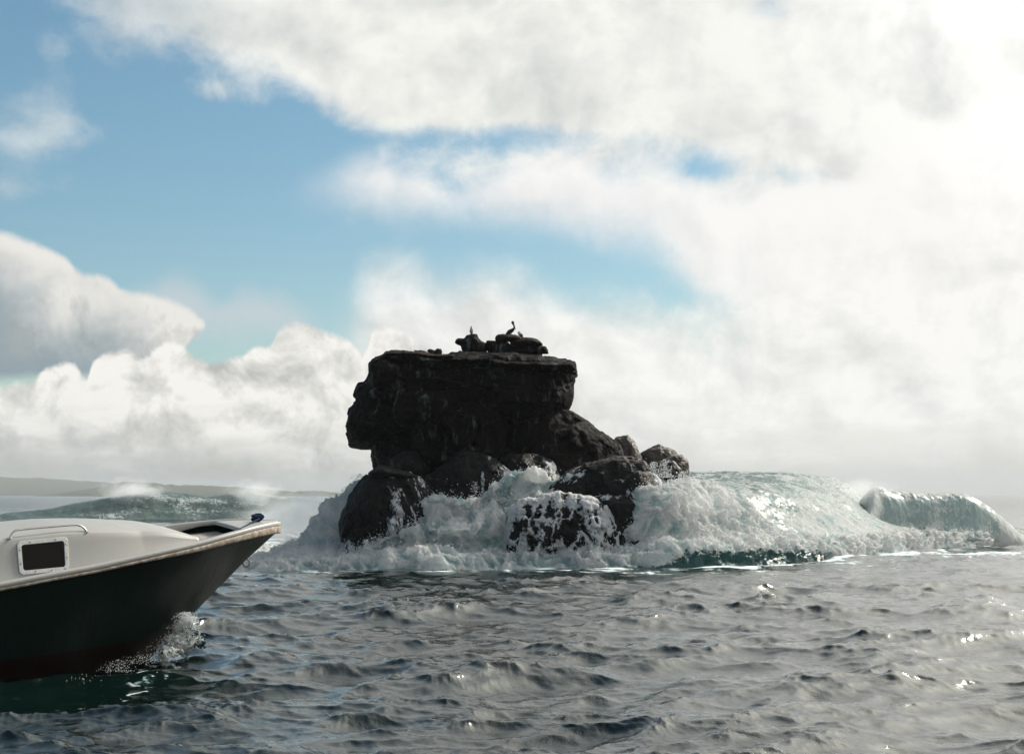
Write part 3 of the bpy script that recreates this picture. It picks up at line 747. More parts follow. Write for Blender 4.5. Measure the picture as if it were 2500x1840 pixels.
# bright lip where the cascade tips over
D = D*edge_
V2 = V+N*D[:, None]+np.array([0, -.0, 1.0])*(churn*.10*np.maximum(fbm(V*np.array([3, 3, 1]), 3, 251, .6), 0)*edge_)[:, None]
me = mesh_np('surf', V2, Q)
thick = np.clip(.72-.75*cau+.35*big+.12*vnoise(V*7, 9), 0, 1)
lace = fbm(wq*np.array([1.0, .7, 1.3]), 5, 261, .6, ridged=True)
lace = np.clip(.45+1.2*lace+.35*sm(px_, 1900, 2150), 0, 1)*sm(px_, 1500, 1600)+(px_ < 1500)*1.0
glare = np.exp(-((px_-2080)/190)**2)*np.exp(-((t_-4.2)/2.0)**2)       # bright glare behind the front ridge, painted in as extra foam cover
fm = churn*1.0+(1-churn)*np.maximum(lace*.75, glare)
# dark unbroken foot of the front ridge
foot = sm(px_, 1560, 1780)*sm(2150-px_, 0, 250)*np.exp(-((t_-.35)/.42)**2)
fm = np.clip(fm-1.15*foot-.8*np.exp(-((t_-.05)/.18)**2)*(px_ > 0), 0, 1)
attr(me, 'foam', fm); attr(me, 'thick', thick)

def water_material(name, deep, thin, white, transl=.35, lacing=1.0, streak=False, vert=False):
    m, t = mat_new(name); p = pos(t); fo = getattr_(t, 'foam'); th_ = getattr_(t, 'thick')
    n = noise(t, p, 3.2, 9, .68, .8); nf_ = noise(t, p, 16, 6, .7); ng = noise(t, p, 46, 3, .6)
    if vert: n = noise(t, p, 4.5, 6, .65, .6, stretch=(1.6, 1.6, .5)); nf_ = noise(t, p, 15, 5, .65, .3, stretch=(1.5, 1.5, .45))
    fac = (fo*1.35+(n-.5)*2.4*lacing+(nf_-.5)*1.0-.42).ss(0, .38)
    fac = fac*fo.ss(.0, .1)
    c = mixc(t, (th_*1.35+(nf_-.5)*1.9+(n-.5)*1.2-.12).clamp(), thin, white)
    h = nf_*.7+ng*.4+n*.4
    b = bump(t, h, .12, .9)
    df = principled(t, c, .7, .25, normal=b)
    tl = t.nodes.new('ShaderNodeBsdfTranslucent'); put(t, tl.inputs[0], c); t.links.new(b, tl.inputs[1])
    foam_s = mixs(t, transl, df, tl.outputs[0])
    if streak:
        st_ = noise(t, p, 5, 8, .7, .5, stretch=(.8, .8, .09))
        bw = bump(t, st_, .02, .4)
        deepc = mixc(t, st_.ss(.3, .75), tuple(x*.82 for x in deep), tuple(x*1.35 for x in deep))
    else:
        bw = bump(t, noise(t, p, 6, 5, .6), .05, .6); deepc = deep
    ws = principled(t, deepc, .36 if name == 'green_breaker' else .34, .5, normal=bw, ior=1.34)
    tw = t.nodes.new('ShaderNodeBsdfTranslucent'); put(t, tw.inputs[0], tuple(min(1, x*2.2) for x in deep) if not streak else deepc)
    wat = mixs(t, .35 if streak else .12, ws, tw.outputs[0])
    finish(t, mixs(t, fac, wat, foam_s))
    return m
M_SURF = water_material('white_water', (.02, .07, .07), (.52, .70, .72), (.98, .98, .97), .62)
M_BACK = water_material('sunlit_breaker', (.36, .45, .44), (.66, .71, .70), (.93, .93, .91), .5, streak=True)
M_FAR = water_material('green_breaker', (.080, .115, .108), (.30, .40, .40), (.60, .64, .64), .30, lacing=1.2)
link('surf', me, M_SURF, kind='structure')

def sheet(name, cols, prof, mat, ncol=400, nrow=120, disp=None, foamf=None):
    """breaker: columns of (px, Y, crest z, base z) swept through a cross-section of (dy, height fraction)"""
    c = np.array(cols, float); x = np.linspace(c[0, 0], c[-1, 0], ncol)
    C_ = cubic(c[:, 0], c[:, 1:], x)
    pr = np.array(prof, float); s = np.linspace(0, len(pr)-1, nrow); PR = cubic(np.arange(len(pr)), pr, s)
    Yq = C_[None, :, 0]+PR[:, 0:1]*C_[None, :, 3]; Zq = C_[None, :, 2]+(C_[None, :, 1]-C_[None, :, 2])*PR[:, 1:2]
    Xq = (x[None, :]-HX)*C_[None, :, 0]/F+0*Yq
    v = np.stack([Xq, Yq, Zq], -1).reshape(-1, 3); q = grid_quads(nrow, ncol)
    n = vnormals(v, q)
    if n[:, 2].mean() < 0: q = q[:, ::-1]; n = -n
    S_ = np.tile(s[:, None], (1, ncol)).ravel(); PXq = np.tile(x, (nrow, 1)).ravel()
    v = v+n*disp(v, S_, PXq)[:, None]
    me = mesh_np(name, v, q); fo, tk = foamf(v, S_, PXq); attr(me, 'foam', fo); attr(me, 'thick', tk)
    return link(name, me, mat, kind='structure')
zz = lambda py, Y: EYE-(py-HY)*Y/F
# the curling breaker at the right: back, crest, lip, falling curtain
YB = 80.0
sheet('curling_breaker', [(2112, YB-2, zz(1243, YB), zz(1290, YB), 1), (2124, YB-1.6, zz(1207, YB), zz(1290, YB), 1), (2140, YB-1.2, zz(1191, YB), zz(1300, YB), 1), (2170, YB-.8, zz(1194, YB), zz(1306, YB), 1), (2213, YB-.4, zz(1200, YB), zz(1316, YB), 1),
      (2280, YB, zz(1204, YB), zz(1322, YB), 1), (2346, YB+.3, zz(1206, YB), zz(1324, YB), 1), (2385, YB+.6, zz(1217, YB), zz(1324, YB), 1), (2415, YB+1, zz(1238, YB), zz(1326, YB), 1), (2442, YB+1.3, zz(1266, YB), zz(1328, YB), 1), (2470, YB+1.8, zz(1294, YB), zz(1330, YB), 1), (2510, YB+2.4, zz(1318, YB), zz(1334, YB), 1)],
      [(9, -.1), (6, .3), (3, .72), (1.2, .93), (.4, 1.0), (-.25, .97), (-.7, .84), (-.95, .60), (-1.1, .3), (-1.15, -.1)], M_BACK, 420, 150,
      disp=lambda v, s, x:   .12*fbm(v*np.array([.6, 1, .4]), 4, 301)*sm(s, 2, 4)+.035*np.exp(-((s-5.2)/1.0)**2)*fbm(v*np.array([4, 3, 3]), 3, 302, .6)+(.05*fbm(v*np.array([.9, .6, .25]), 2, 303)+.006*fbm(v*np.array([7, 2, .4]), 3, 304))*sm(s, 5, 6.5),
      foamf=lambda v, s, x: (np.clip(.30+.40*np.exp(-((s-4.2)/1.1)**2)+.28*fbm(v*np.array([3, 3, .5]), 4, 305)+.55*sm(s, 7.6, 8.6)*.6+.9*sm(2165-x, 0, 40)*.6+sm(x, 2400, 2450)*.5, 0, 1), np.clip(.55+.5*vnoise(v*3, 306), 0, 1)))
# long green wave far off to the left
YL = 172.0
crest = [(-60, 1262), (0, 1254), (100, 1242), (200, 1226), (281, 1212), (361, 1204), (433, 1202), (513, 1210), (561, 1206), (601, 1203), (681, 1212), (761, 1223), (840, 1230), (920, 1240), (1000, 1256)]
sheet('distant_breaker', [(x, YL+(x-300)*.01, zz(y, YL), zz(1276, YL), 1) for x, y in crest],
      [(22, -.15), (15, .25), (9, .62), (4, .9), (1, 1.0), (-.8, .96), (-2.2, .74), (-3.6, .42), (-5.5, .12), (-8, -.12)], M_FAR, 760, 130,
      disp=lambda v, s, x: .10*fbm(v*np.array([.5, .5, .6]), 4, 311, .5)+.03*fbm(v*np.array([.9, .2, .5]), 3, 312, ridged=True),
      foamf=lambda v, s, x: (np.clip(.05+.45*fbm(v*np.array([.22, .5, .9]), 4, 315, .6)+.22*np.exp(-((s-6.6)/1.2)**2)*sm(x, 250, 380)+.8*np.exp(-((s-4.4)/.35)**2)*fbm(v*np.array([.15, 0, 0]), 2, 317)+.55*sm(s, 8.0, 8.8), 0, 1), np.clip(.45+.5*vnoise(v*.9, 316), 0, 1)))
# sloping shoulder of white water left of the leftmost boulder
YW = 64.5
sheet('left_shoulder', [(735, YW, zz(1345, YW), zz(1385, YW), 1), (760, YW, zz(1290, YW), zz(1380, YW), 1), (785, YW, zz(1240, YW), zz(1380, YW), 1), (810, YW, zz(1212, YW), zz(1380, YW), 1), (840, YW, zz(1206, YW), zz(1380, YW), 1), (870, YW, zz(1184, YW), zz(1380, YW), 1), (910, YW, zz(1178, YW), zz(1380, YW), 1), (960, YW, zz(1190, YW), zz(1380, YW), 1)],
      [(5, -.1), (3, .5), (1.2, .9), (0, 1), (-.8, .85), (-1.8, .5), (-3, .2), (-4, -.1)], M_SURF, 260, 110,
      disp=lambda v, s, x: .22*fbm(v*1.1, 3, 321)-.20*fbm(v*2.6, 4, 322, .55, billow=True)-.04*fbm(v*9, 3, 323, .6, billow=True),
      foamf=lambda v, s, x: (np.clip(.95+0*s, 0, 1), np.clip(.65+.4*vnoise(v*2.3, 326), 0, 1)))

# foam and water streaming down the boulders
def region(v, pts, soft=.25):
    """1 inside an outline traced on the crop, fading over soft metres"""
    Y0 = v[:, 1].mean(); poly = outline(pts, c1, Y0)
    k = Y0/v[:, 1]
    return np.clip(.5-polydist(v[:, 0]*k, EYE+(v[:, 2]-EYE)*k, poly)/soft, 0, 1)
M_RUN = water_material('running_foam', (.02, .03, .03), (.45, .52, .55), (.93, .94, .95), .4, lacing=1.6, vert=True)
def streaming(key, mask, lab, amp=.09):
    o, v, q = ROCKS[key]
    n = vnormals(v, q)
    if (n*(v-v.mean(0))).sum(1).mean() < 0: n = -n
    m = mask(v, n)+.0; m = np.where(m > -.04, m*1.15+.10, m)
    keep = (m[q] > .0).any(axis=1)
    q2 = q[keep]; use = np.unique(q2); mp = -np.ones(len(v), int); mp[use] = np.arange(len(use))
    vv = v[use]+n[use]*(np.clip(m[use], -.25, 1)*amp*.6-.010+.02*vnoise(v[use]*8, 5)*np.clip(m[use], 0, 1))[:, None]
    me = mesh_np('running_water', vv, mp[q2]); attr(me, 'foam', np.clip(.22+m[use]*.55, 0, 1)); attr(me, 'thick', np.clip(.35+m[use]*.8, 0, 1))
    link('running_water', me, M_RUN, label=lab, kind='stuff')
def streaks(v, n, sx_=2.2, sz_=.35, seed=1, slant=0):
    p = np.stack([(v[:, 0]+slant*v[:, 2])*sx_, v[:, 1]*sx_*.6, v[:, 2]*sz_], -1)
    p = p+.4*np.stack([vnoise(v*1.5, seed+1), vnoise(v*1.5, seed+2), vnoise(v*1.5, seed+3)], -1)
    return fbm(p, 4, seed, .6)
def web(v, seed, s=1.0): 
    p = v*np.array([2.4, 2.4, 1.5])*s+.5*np.stack([vnoise(v*2, seed+1), vnoise(v*2, seed+2), vnoise(v*2, seed+3)], -1)
    return fbm(p, 3, seed, .55, ridged=True)
streaming('b1', lambda v, n: region(v, [(330, 1000), (430, 970), (520, 1010), (600, 1110), (680, 1200), (700, 1560), (300, 1560), (330, 1380), (350, 1200)], .5)*1.3*np.clip(.05+streaks(v, n, 3.4, .5, 401, .35)*1.5+.35*region(v, [(420, 1100), (640, 1150), (700, 1400), (380, 1400)], .8), 0, 1)
          +.9*region(v, [(0, 1560), (0, 1380), (120, 1420), (260, 1430), (330, 1380), (360, 1560)], .3)*np.clip(.3+streaks(v, n, 3, 1.5, 402), 0, 1)-.06, 'thin white streams running down the right side of the leftmost boulder')
streaming('b2', lambda v, n: region(v, [(880, 900), (960, 890), (1010, 925), (1080, 980), (1100, 1150), (980, 1150), (900, 1100), (900, 1000)], .3)*1.5*np.clip(streaks(v, n, 4.5, .7, 411)*1.5-.02, 0, 1)+.8*region(v, [(560, 1090), (700, 1130), (780, 1150), (900, 1100), (900, 1560), (500, 1560)], .25)*np.clip(.2+streaks(v, n, 3, 1.5, 412), 0, 1)-.07,
          'white trickles down the right side of the pointed boulder', .07)
streaming('b3', lambda v, n: region(v, [(1290, 900), (1380, 940), (1420, 1030), (1300, 1060), (1260, 1000)], .25)*1.5*np.clip(.2+streaks(v, n, 3.5, .8, 415, -.5)*1.3, 0, 1)-.07, 'foam sliding off the right end of the low boulder', .07)
streaming('b4', lambda v, n: region(v, [(1230, 1100), (1390, 985), (1490, 935), (1560, 950), (1480, 1030), (1400, 1120), (1300, 1230)], .3)*1.4*np.clip(streaks(v, n, 2.4, 2.0, 421, -1.0)*1.6+.12, 0, 1)
          +1.1*region(v, [(1900, 950), (1960, 950), (2040, 1050), (2040, 1150), (1940, 1110), (1960, 1050)], .18)*np.clip(.1+streaks(v, n, 4, 1.0, 423)*1.5, 0, 1)-.07, 'white water washing over the left flank of the big black boulder', .08)
streaming('b5', lambda v, n: np.clip(web(v, 431)*1.5-.22+.9*region(v, [(1040, 1180), (1250, 1100), (1450, 1090), (1600, 1130), (1560, 1190), (1350, 1190), (1180, 1240), (1040, 1290)], .25)
          +1.4*region(v, [(1500, 1120), (1660, 1180), (1800, 1400), (1800, 1560), (1600, 1560), (1560, 1330), (1500, 1250)], .35)*(.6+.5*streaks(v, n, 3, .6, 433))+1.0*region(v, [(1000, 1200), (1120, 1200), (1080, 1420), (1000, 1420)], .3)+.7*region(v, [(1000, 1420), (1800, 1420), (1800, 1600), (1000, 1600)], .2)
          -.9*region(v, [(1560, 1330), (1690, 1330), (1720, 1440), (1600, 1440)], .25)*np.clip(streaks(v, n, 4, .5, 434)*2+.6, 0, 1), -.1, 1.2)-.05, 'net of white foam streaming over the knobbly front boulder', .11)
streaming('b6', lambda v, n: 1.5*region(v, [(1830, 1080), (1960, 1080), (1990, 1560), (1880, 1560), (1920, 1380), (1890, 1270), (1830, 1180)], .3)*np.clip(.25+streaks(v, n, 3.5, .8, 441), 0, 1)+region(v, [(1560, 1090), (1860, 1080), (1830, 1120), (1560, 1150)], .15)*np.clip(streaks(v, n, 3, 2, 442)*1.5, 0, 1)-.07, 'cascade edge spilling over the black boulder', .09)
streaming('b10', lambda v, n: 1.2*np.clip(web(v, 451, 1.6)*1.5-.1, 0, 1)-.06, 'lace of foam on the small pointed stone', .06)

# thrown drops: thousands of tiny beads around the breaking water
def drops(name, centres, radii, mat, lab):
    a = np.array([(1, 0, 0), (-1, 0, 0), (0, 1, 0), (0, -1, 0), (0, 0, 1), (0, 0, -1)], float)
    fcs = np.array([(0, 2, 4), (2, 1, 4), (1, 3, 4), (3, 0, 4), (2, 0, 5), (1, 2, 5), (3, 1, 5), (0, 3, 5)])
    n = len(centres)
    v = (centres[:, None, :]+a[None]*radii[:, None, None]*rng.uniform(.6, 1.5, (n, 6, 1))).reshape(-1, 3)
    q = (fcs[None]+np.arange(n)[:, None, None]*6).reshape(-1, 3)
    me = mesh_np(name, v, q); link(name, me, mat, label=lab, kind='stuff')
m, t = mat_new('spray_drops')
tl = t.nodes.new('ShaderNodeBsdfTranslucent'); tl.inputs[0].default_value = (.85, .88, .88, 1)
finish(t, mixs(t, .4, principled(t, (.82, .85, .85), .4, .5), tl.outputs[0])); M_DROP = m
cand = np.where((churn > .8) & (t_ > .6) & (t_ < 7.5) & (px_ > 680))[0]
wgt = np.clip(-cau[cand]+.3, .02, 1)**3; wgt /= wgt.sum()
pick = rng.choice(cand, 26000, p=wgt)
dc = V2[pick]+np.abs(rng.normal(size=(26000, 3)))*np.array([.06, .05, .15])*rng.choice([.4, 1, 2.4], (26000, 1), p=[.5, .4, .1])+rng.normal(size=(26000, 3))*np.array([.08, .06, .02])
sets = [dc]
def plume(px, py, Y, w_, h_, n, lean=0):
    b = np.array(P(px, py, Y)); u = rng.random(n)**1.7
    c = np.stack([rng.normal(size=n)*w_*(1-.6*u)+lean*u, rng.normal(size=n)*w_*.6, u*h_], -1)
    return b+c
for a_ in [(*c1(1160, 985), 63.6, .16, .75, 500), (*c1(1215, 990), 63.4, .14, .5, 350), (*c1(1345, 980), 63.6, .14, .6, 350, .1), (*c1(1385, 990), 63.4, .12, .35, 250, .1), (*c1(1930, 1010), 63.0, .15, .6, 400), (*c1(2000, 1010), 63.2, .2, .7, 450),
           (*c1(2120, 1050), 63.5, .2, .5, 350), (*c1(200, 1470), 58.9, .12, .5, 350, -.1), (*c1(770, 1530), 57.9, .25, .35, 350), (*c1(840, 1530), 57.9, .2, .25, 250), (*c1(350, 1310), 60.0, .15, .35, 200), (*c1(1750, 1110), 60.6, .25, .3, 400), (*c1(1900, 1090), 61.0, .35, .3, 450), (*c1(2080, 1070), 61.5, .35, .3, 450),
           (*c1(120, 1110), 63.6, .3, .8, 500, .2), (*c1(40, 1180), 63.8, .3, .7, 400, .2), (*c1(850, 1100), 61.4, .1, .4, 120), (2060, 1192, 78, .4, .5, 300), (2125, 1212, 78.5, .25, .5, 300)]:
    sets.append(plume(*a_))
dc = np.concatenate(sets)
drops('spray', dc, rng.uniform(.006, .019, len(dc))*rng.choice([1, 1.7], len(dc), p=[.9, .1]), M_DROP, 'white drops thrown up all along the breaking surf')

# ------------------------------------------------------------------ the boat at the left
def c3(x, y): return (x*.3875, 1140+y*.3875)
TH_B = math.radians(38); HEEL = .12
a_b = np.array([math.cos(TH_B), math.sin(TH_B)]); n_b = np.array([math.sin(TH_B), -math.cos(TH_B)])
S0 = np.array([(676-HX)*27.5/F, 27.5])
def bp(s, b, z): xy = S0-s*a_b+b*n_b; return np.array([xy[0], xy[1], z])
def solve(x, y, bf):
    """station aft of the stem head and height of a traced point lying at half-breadth bf(s)"""
    px, py = c3(x, y); lo_, hi_ = -.6, 12.0
    for _ in range(50):
        s = (lo_+hi_)/2; p = bp(s, bf(s), 0)
        if (p[0])*F/p[1]+HX > px: lo_ = s
        else: hi_ = s
    p = bp(s, bf(s), 0); return s, EYE-(py-HY)*p[1]/F
br = lambda s: .05+1.08*(1-np.exp(-np.maximum(s, 0)/1.45))
def trace(pts, bf, tail):
    q = [solve(x, y, bf) for x, y in pts]; q = sorted(q)
    q += tail(q[-1])
    xs = np.array([u[0] for u in q]); zs = np.array([u[1] for u in q])
    return lambda s: np.interp(s, xs, zs)
SEN = 8.6
down = lambda r: (lambda l: [(SEN, l[1]-(SEN-l[0])*r)])
zs_ = trace([(1727, 372), (1600, 402), (1400, 458), (1260, 498), (1000, 558), (800, 603), (600, 648), (300, 702), (0, 762)], br, down(.10))
def smooth1(f):
    g = np.linspace(0, SEN, 400); v = f(g); k = np.hanning(31); k /= k.sum(); vp = np.convolve(np.pad(v, 15, mode='edge'), k, 'valid')
    vp = vp+(v[0]-vp[0])*np.exp(-g/.3)
    return lambda s: np.interp(s, g, vp)
zs_ = smooth1(zs_)
def mir(s, b, z): return z+2*b*HEEL                    # height of the same point on the raised port side
def zcen(s): return np.interp(s, [0, .6, 1.2, 1.75, 2.12, 2.5, 3.0, 4.0, SEN], [zs_(0)-.10, 1.50, .98, .48, .13, -.18, -.42, -.58, -1.05])
ez = lambda s: np.interp(s, [0, 1, 2.2, 4, SEN], [.8, .95, .85, .50, .30])

def mat_simple(name, c, rough, spec=.5, metal=0, grime=None, bumpd=0, scale=6):
    m, t = mat_new(name); p = pos(t); cc = c
    n = noise(t, p, scale, 6, .6)
    if grime: cc = mixc(t, (n-.42)*grime[1]*3, c, grime[0])
    finish(t, principled(t, cc, (n-.5)*.25+rough, spec, metal, normal=bump(t, n, bumpd, .5) if bumpd else None)); return m
M_HULL = None
m, t = mat_new('hull_paint'); p = pos(t)
sp_ = t.nodes.new('ShaderNodeSeparateXYZ'); t.links.new(p, sp_.inputs[0]); hz = S(t, sp_.outputs[2]); hx_ = S(t, sp_.outputs[0])
n = noise(t, p, 3.5, 7, .62, stretch=(1, 1, .5)); nn = noise(t, p, 14, 5, .6, stretch=(1, 1, .25))
cg = mixc(t, (n-.45)*1.6, (.0018, .007, .0055), (.0035, .012, .0095))
cg = mixc(t, ((nn-.60)*5).clamp()*.0, cg, (.03, .037, .034))
cr = mixc(t, n, (.0028, .0007, .0006), (.006, .0014, .0012))
line_z = hz+(hx_+5.4)*-.10+(nn-.5)*.05
finish(t, principled(t, mixc(t, line_z.ss(.40, .34), cg, cr), .28+n*.15, .08, normal=bump(t, n, .03, .5))); M_HULL = m
M_WHITE = mat_simple('gelcoat_white', (.31, .31, .297), .38, .4, grime=((.27, .25, .22), .5), bumpd=.004, scale=3.2)
M_RUB = mat_simple('worn_rub_rail', (.17, .125, .085), .6, .3, grime=((.45, .42, .37), 1.1), bumpd=.01, scale=11)
M_STEEL = mat_simple('stainless', (.52, .50, .46), .22, .5, 1.0)
M_RING = mat_simple('rusty_steel', (.16, .12, .08), .5, .5, .7)
M_ROPE = mat_simple('blue_rope', (.008, .022, .055), .85, .2, bumpd=.01, scale=60)
M_DARK = mat_simple('black_fitting', (.012, .012, .014), .4)
M_ALU = mat_simple('window_frame_metal', (.46, .47, .46), .5, .5, .25, grime=((.25, .25, .24), .8), scale=25)
M_BRASS = mat_simple('brass', (.55, .32, .06), .45, .5, .8)
M_WOODIN = mat_simple('inner_deck', (.33, .32, .30), .6, .3, grime=((.16, .10, .06), .9), scale=7)
m, t = mat_new('window_glass'); finish(t, principled(t, (.005, .004, .0035), .12, .12)); M_GLASS = m

boat = empty('motor_boat', bp(4, 0, .1), label='white boat with dark green hull and small cabin, bow pointing right', cat='boat')
BL = -Vector(boat.location)
def bpart(name, v, q, mat, parent=None, smooth=True, label=None):
    me = mesh_np(name, np.asarray(v), np.asarray(q), smooth)
    o = link(name, me, mat, parent or boat, label=label)
    if parent is None: o.location = BL
    return o
def loft(rows, closed=False):
    A = np.array(rows); nr, nc = A.shape[:2]
    q = grid_quads(nr, nc, wrap=closed); return A.reshape(-1, 3), q
SS = np.concatenate([np.linspace(0, 3, 70), np.linspace(3.05, SEN, 80)])
# hull skin, both sides round the keel
rows = []
for s in SS:
    b, zr, zc_ = br(s), float(zs_(s)), float(zcen(s)); L = []
    zr0 = zr+b*HEEL
    us = np.linspace(1, 0, 26)**1.2
    for u in us: bb = b*u**ez(s)*(1-.06*math.sin(math.pi*u)*max(0, 1-s/3)); L.append(bp(s, bb, zc_+(zr0-zc_)*u-bb*HEEL))
    for u in us[::-1][1:]: bb = b*u**ez(s)*(1-.06*math.sin(math.pi*u)*max(0, 1-s/3)); L.append(bp(s, -bb, zc_+(zr0-zc_)*u+bb*HEEL))
    rows.append(L)
v, q = loft(rows)
nv = len(rows[0])
v = np.concatenate([v, [np.mean(rows[-1], axis=0)]])            # transom
k = (len(rows)-1)*nv
q = np.concatenate([q, [[k+i, k+i+1, len(v)-1, len(v)-1] for i in range(nv-1)]])
hull = None
me = bpy.data.meshes.new('hull'); me.from_pydata([tuple(x) for x in v], [], [tuple(dict.fromkeys(int(i) for i in f)) for f in q]); me.update()
me.polygons.foreach_set('use_smooth', [True]*len(me.polygons))
hull = link('hull', me, M_HULL, boat); hull.location = BL
def side_strip(name, mat, prof, s0=0, s1=SEN, n=150, sides=(1, -1), parent=None, wrap_bow=True, label=None):
    """a moulding running along the sheer: prof(s) -> list of (db, dz) from the sheer line"""
    if wrap_bow:
        seq = [(s, -1) for s in np.linspace(s1, s0, n)]+[(s, 1) for s in np.linspace(s0, s1, n)]
    else: seq = [(s, sides[0]) for s in np.linspace(s0, s1, n)]
    rows = []
    for s, sd in seq:
        b, z = br(s), float(zs_(s)); z0 = z+b*HEEL
        pr = prof(s); rows.append([bp(s-(.0 if s > .02 else .03), sd*(b+db), z0-sd*b*HEEL+dz) for db, dz in pr])
    v, q = loft(rows, closed=True); return bpart(name, v, q, mat, parent, label=label)
def rubp(s):
    t_ = float(np.interp(s, [0, .5, 1.5, 3, SEN], [.125, .115, .085, .045, .035])); w_ = .035
    return [(-.01, -t_), (w_*.7, -t_), (w_, -t_*.8), (w_, -.012), (w_*.7, .0), (-.01, .0)]
side_strip('rub_rail', M_RUB, rubp)
def gunp(s):
    w_ = float(np.interp(s, [0, .6, 1.5, SEN], [.05, .10, .12, .13]))
    ind = .20*min(1, max(0, (s-1.15)/1.5))
    return [(.012, -.004), (.028, .02), (.026, .058), (.005, .078), (-w_, .078), (-w_-.015, .055), (-w_-.015-ind*.45, -ind), (-w_+.01-ind*.45, -ind), (-w_+.01, 0)]
side_strip('gunwale', M_WHITE, gunp)
# blunt stem cap
from mathutils import Matrix
def box_pts(c, ax, ay, az_, r=.0):
    c = np.array(c, float); v = []
    for i in (-1, 1):
        for j in (-1, 1):
            for k_ in (-1, 1): v.append(c+i*ax+j*ay+k_*az_)
    return v, [(0, 1, 3, 2), (4, 6, 7, 5), (0, 4, 5, 1), (2, 3, 7, 6), (0, 2, 6, 4), (1, 5, 7, 3)]
def bevel_obj(name, v, f, mat, w_, parent=None, seg=3):
    me = bpy.data.meshes.new(name); bm = bmesh.new()
    vs = [bm.verts.new(tuple(x)) for x in v]; [bm.faces.new([vs[i] for i in ff]) for ff in f]
    bmesh.ops.recalc_face_normals(bm, faces=bm.faces)
    bmesh.ops.bevel(bm, geom=bm.edges[:], offset=w_, segments=seg, affect='EDGES', profile=.6)
    for ff in bm.faces: ff.smooth = True
    bm.to_mesh(me); bm.free(); o = link(name, me, mat, parent or boat)
    if parent is None: o.location = BL
    return o
a3, n3 = np.array([*a_b, 0]), np.array([*n_b, 0])
z0 = float(zs_(0))
v, f = box_pts(bp(.03, 0, z0+.0), a3*.045, n3*.085, np.array([0, 0, .075])); bevel_obj('stem_cap', v, f, M_WHITE, .02)
# bow plate and sunken foredeck
rows = []
for s in np.linspace(.02, .95, 20):
    b = br(s)-.03; z = float(zs_(s))+br(s)*HEEL+.066; rows.append([bp(s, bb, z-bb*HEEL+.012*(1-(bb/(b+.01))**2)) for bb in np.linspace(-b, b, 9)])
rows.append([r_p-np.array([0, 0, .05]) for r_p in rows[-1]])
v, q = loft(rows); bpart('bow_plate', v, q, M_WHITE)
rows = []
for s in np.linspace(.9, 3.4, 26):
    b = br(s)*.88-.05; z = float(zs_(s))+br(s)*HEEL-.10; rows.append([bp(s, bb, z-bb*HEEL) for bb in np.linspace(-b, b, 7)])
v, q = loft(rows); bpart('foredeck', v, q, M_WOODIN)

# cabin trunk
bbase = lambda s: br(s)-.13
bcre = lambda s: br(s)-.13-.17*np.clip((s-1.6)/1.2, .15, 1)
base_pts = [(1258, 470), (1150, 500), (1000, 535), (800, 580), (600, 625), (400, 668), (200, 705), (0, 735)]
cre_pts = [(1245, 446), (1180, 432), (1100, 414), (1000, 404), (800, 400), (600, 402), (400, 412), (150, 440), (0, 460)]
zb_ = smooth1(trace(base_pts, bbase, down(.10))); zc2 = smooth1(trace(cre_pts, bcre, down(.10)))
SF = solve(1250, 458, bbase)[0]; SB = 7.2
crown = lambda s: np.interp(s, [SF, SF+.15, SF+.6, SF+1.2, SF+2.2, 6, SB], [.0, .02, .045, .06, .07, .07, .06])
rows = []
SC = np.concatenate([np.linspace(SF-.02, SF+1, 30), np.linspace(SF+1.05, SB, 60)])
def sect(s):
    b0, b1, z0, z1 = float(bbase(s)), float(bcre(s)), float(zb_(s)), float(zc2(s)); L = []
    z0 -= .05
    z1 = max(z1, z0+.04)
    z0c, z1c = z0+b0*HEEL, z1+b1*HEEL
    half = []
    for w_ in np.linspace(0, 1, 9):               # side
        bb = b0+(b1-b0)*w_+.05*(1-w_)**3*1.0; half.append((bb, z0c+(z1c-z0c)*w_))
    r = .035                                       # rounded shoulder then cambered roof
    half[-1] = (b1+.004, z1c-r)
    half += [(b1-.008, z1c-.012), (b1-.03, z1c+.002)]
    for w_ in np.linspace(.12, 1, 10): half.append(((b1-.03)*(1-w_), z1c+.002+crown(s)*(1-(1-w_)**2)))
    L = [bp(s, bb, zz_-bb*HEEL) for bb, zz_ in half]+[bp(s, -bb, zz_+bb*HEEL) for bb, zz_ in half[::-1][1:]]
    return L
for s in SC: rows.append(sect(s))
front = [p_*1 for p_ in rows[0]]; cen = np.mean(front, axis=0); cen[2] = min(p_[2] for p_ in front)
rows.insert(0, [bp(SF-.05, float((p_[:2]-S0) @ n_b)*.9, float(zb_(SF))+.0-.20) for p_ in front])
v, q = loft(rows); nv = len(rows[0]); k = (len(rows)-1)*nv
v = np.concatenate([v, [np.mean(rows[-1], axis=0)]]); faces_ = [tuple(int(i) for i in f_) for f_ in q]+[(k+i, k+i+1, len(v)-1) for i in range(nv-1)]
me = bpy.data.meshes.new('cabin'); me.from_pydata([tuple(x) for x in v], [], faces_); me.update(); me.polygons.foreach_set('use_smooth', [True]*len(me.polygons))
cabin = link('cabin', me, M_WHITE, boat); cabin.location = BL
# deck strip between gunwale and cabin side
rows = []
for s in np.linspace(SF-.1, SEN, 70):
    b1_, b0_ = br(s)-.10, float(bbase(s))-.02; z = float(zs_(s))+.05; rows.append([bp(s, b1_, z), bp(s, b0_, z+.008)])
v, q = loft(rows); bpart('side_deck', v, q, M_WHITE)
rows = []
for s in np.linspace(SF-.1, SEN, 70):
    b1_, b0_ = br(s)-.10, float(bbase(s))-.02; z = float(zs_(s))+.05+2*br(s)*HEEL; rows.append([bp(s, -b0_, z), bp(s, -b1_, z)])
v, q = loft(rows); bpart('side_deck', v, q, M_WHITE)

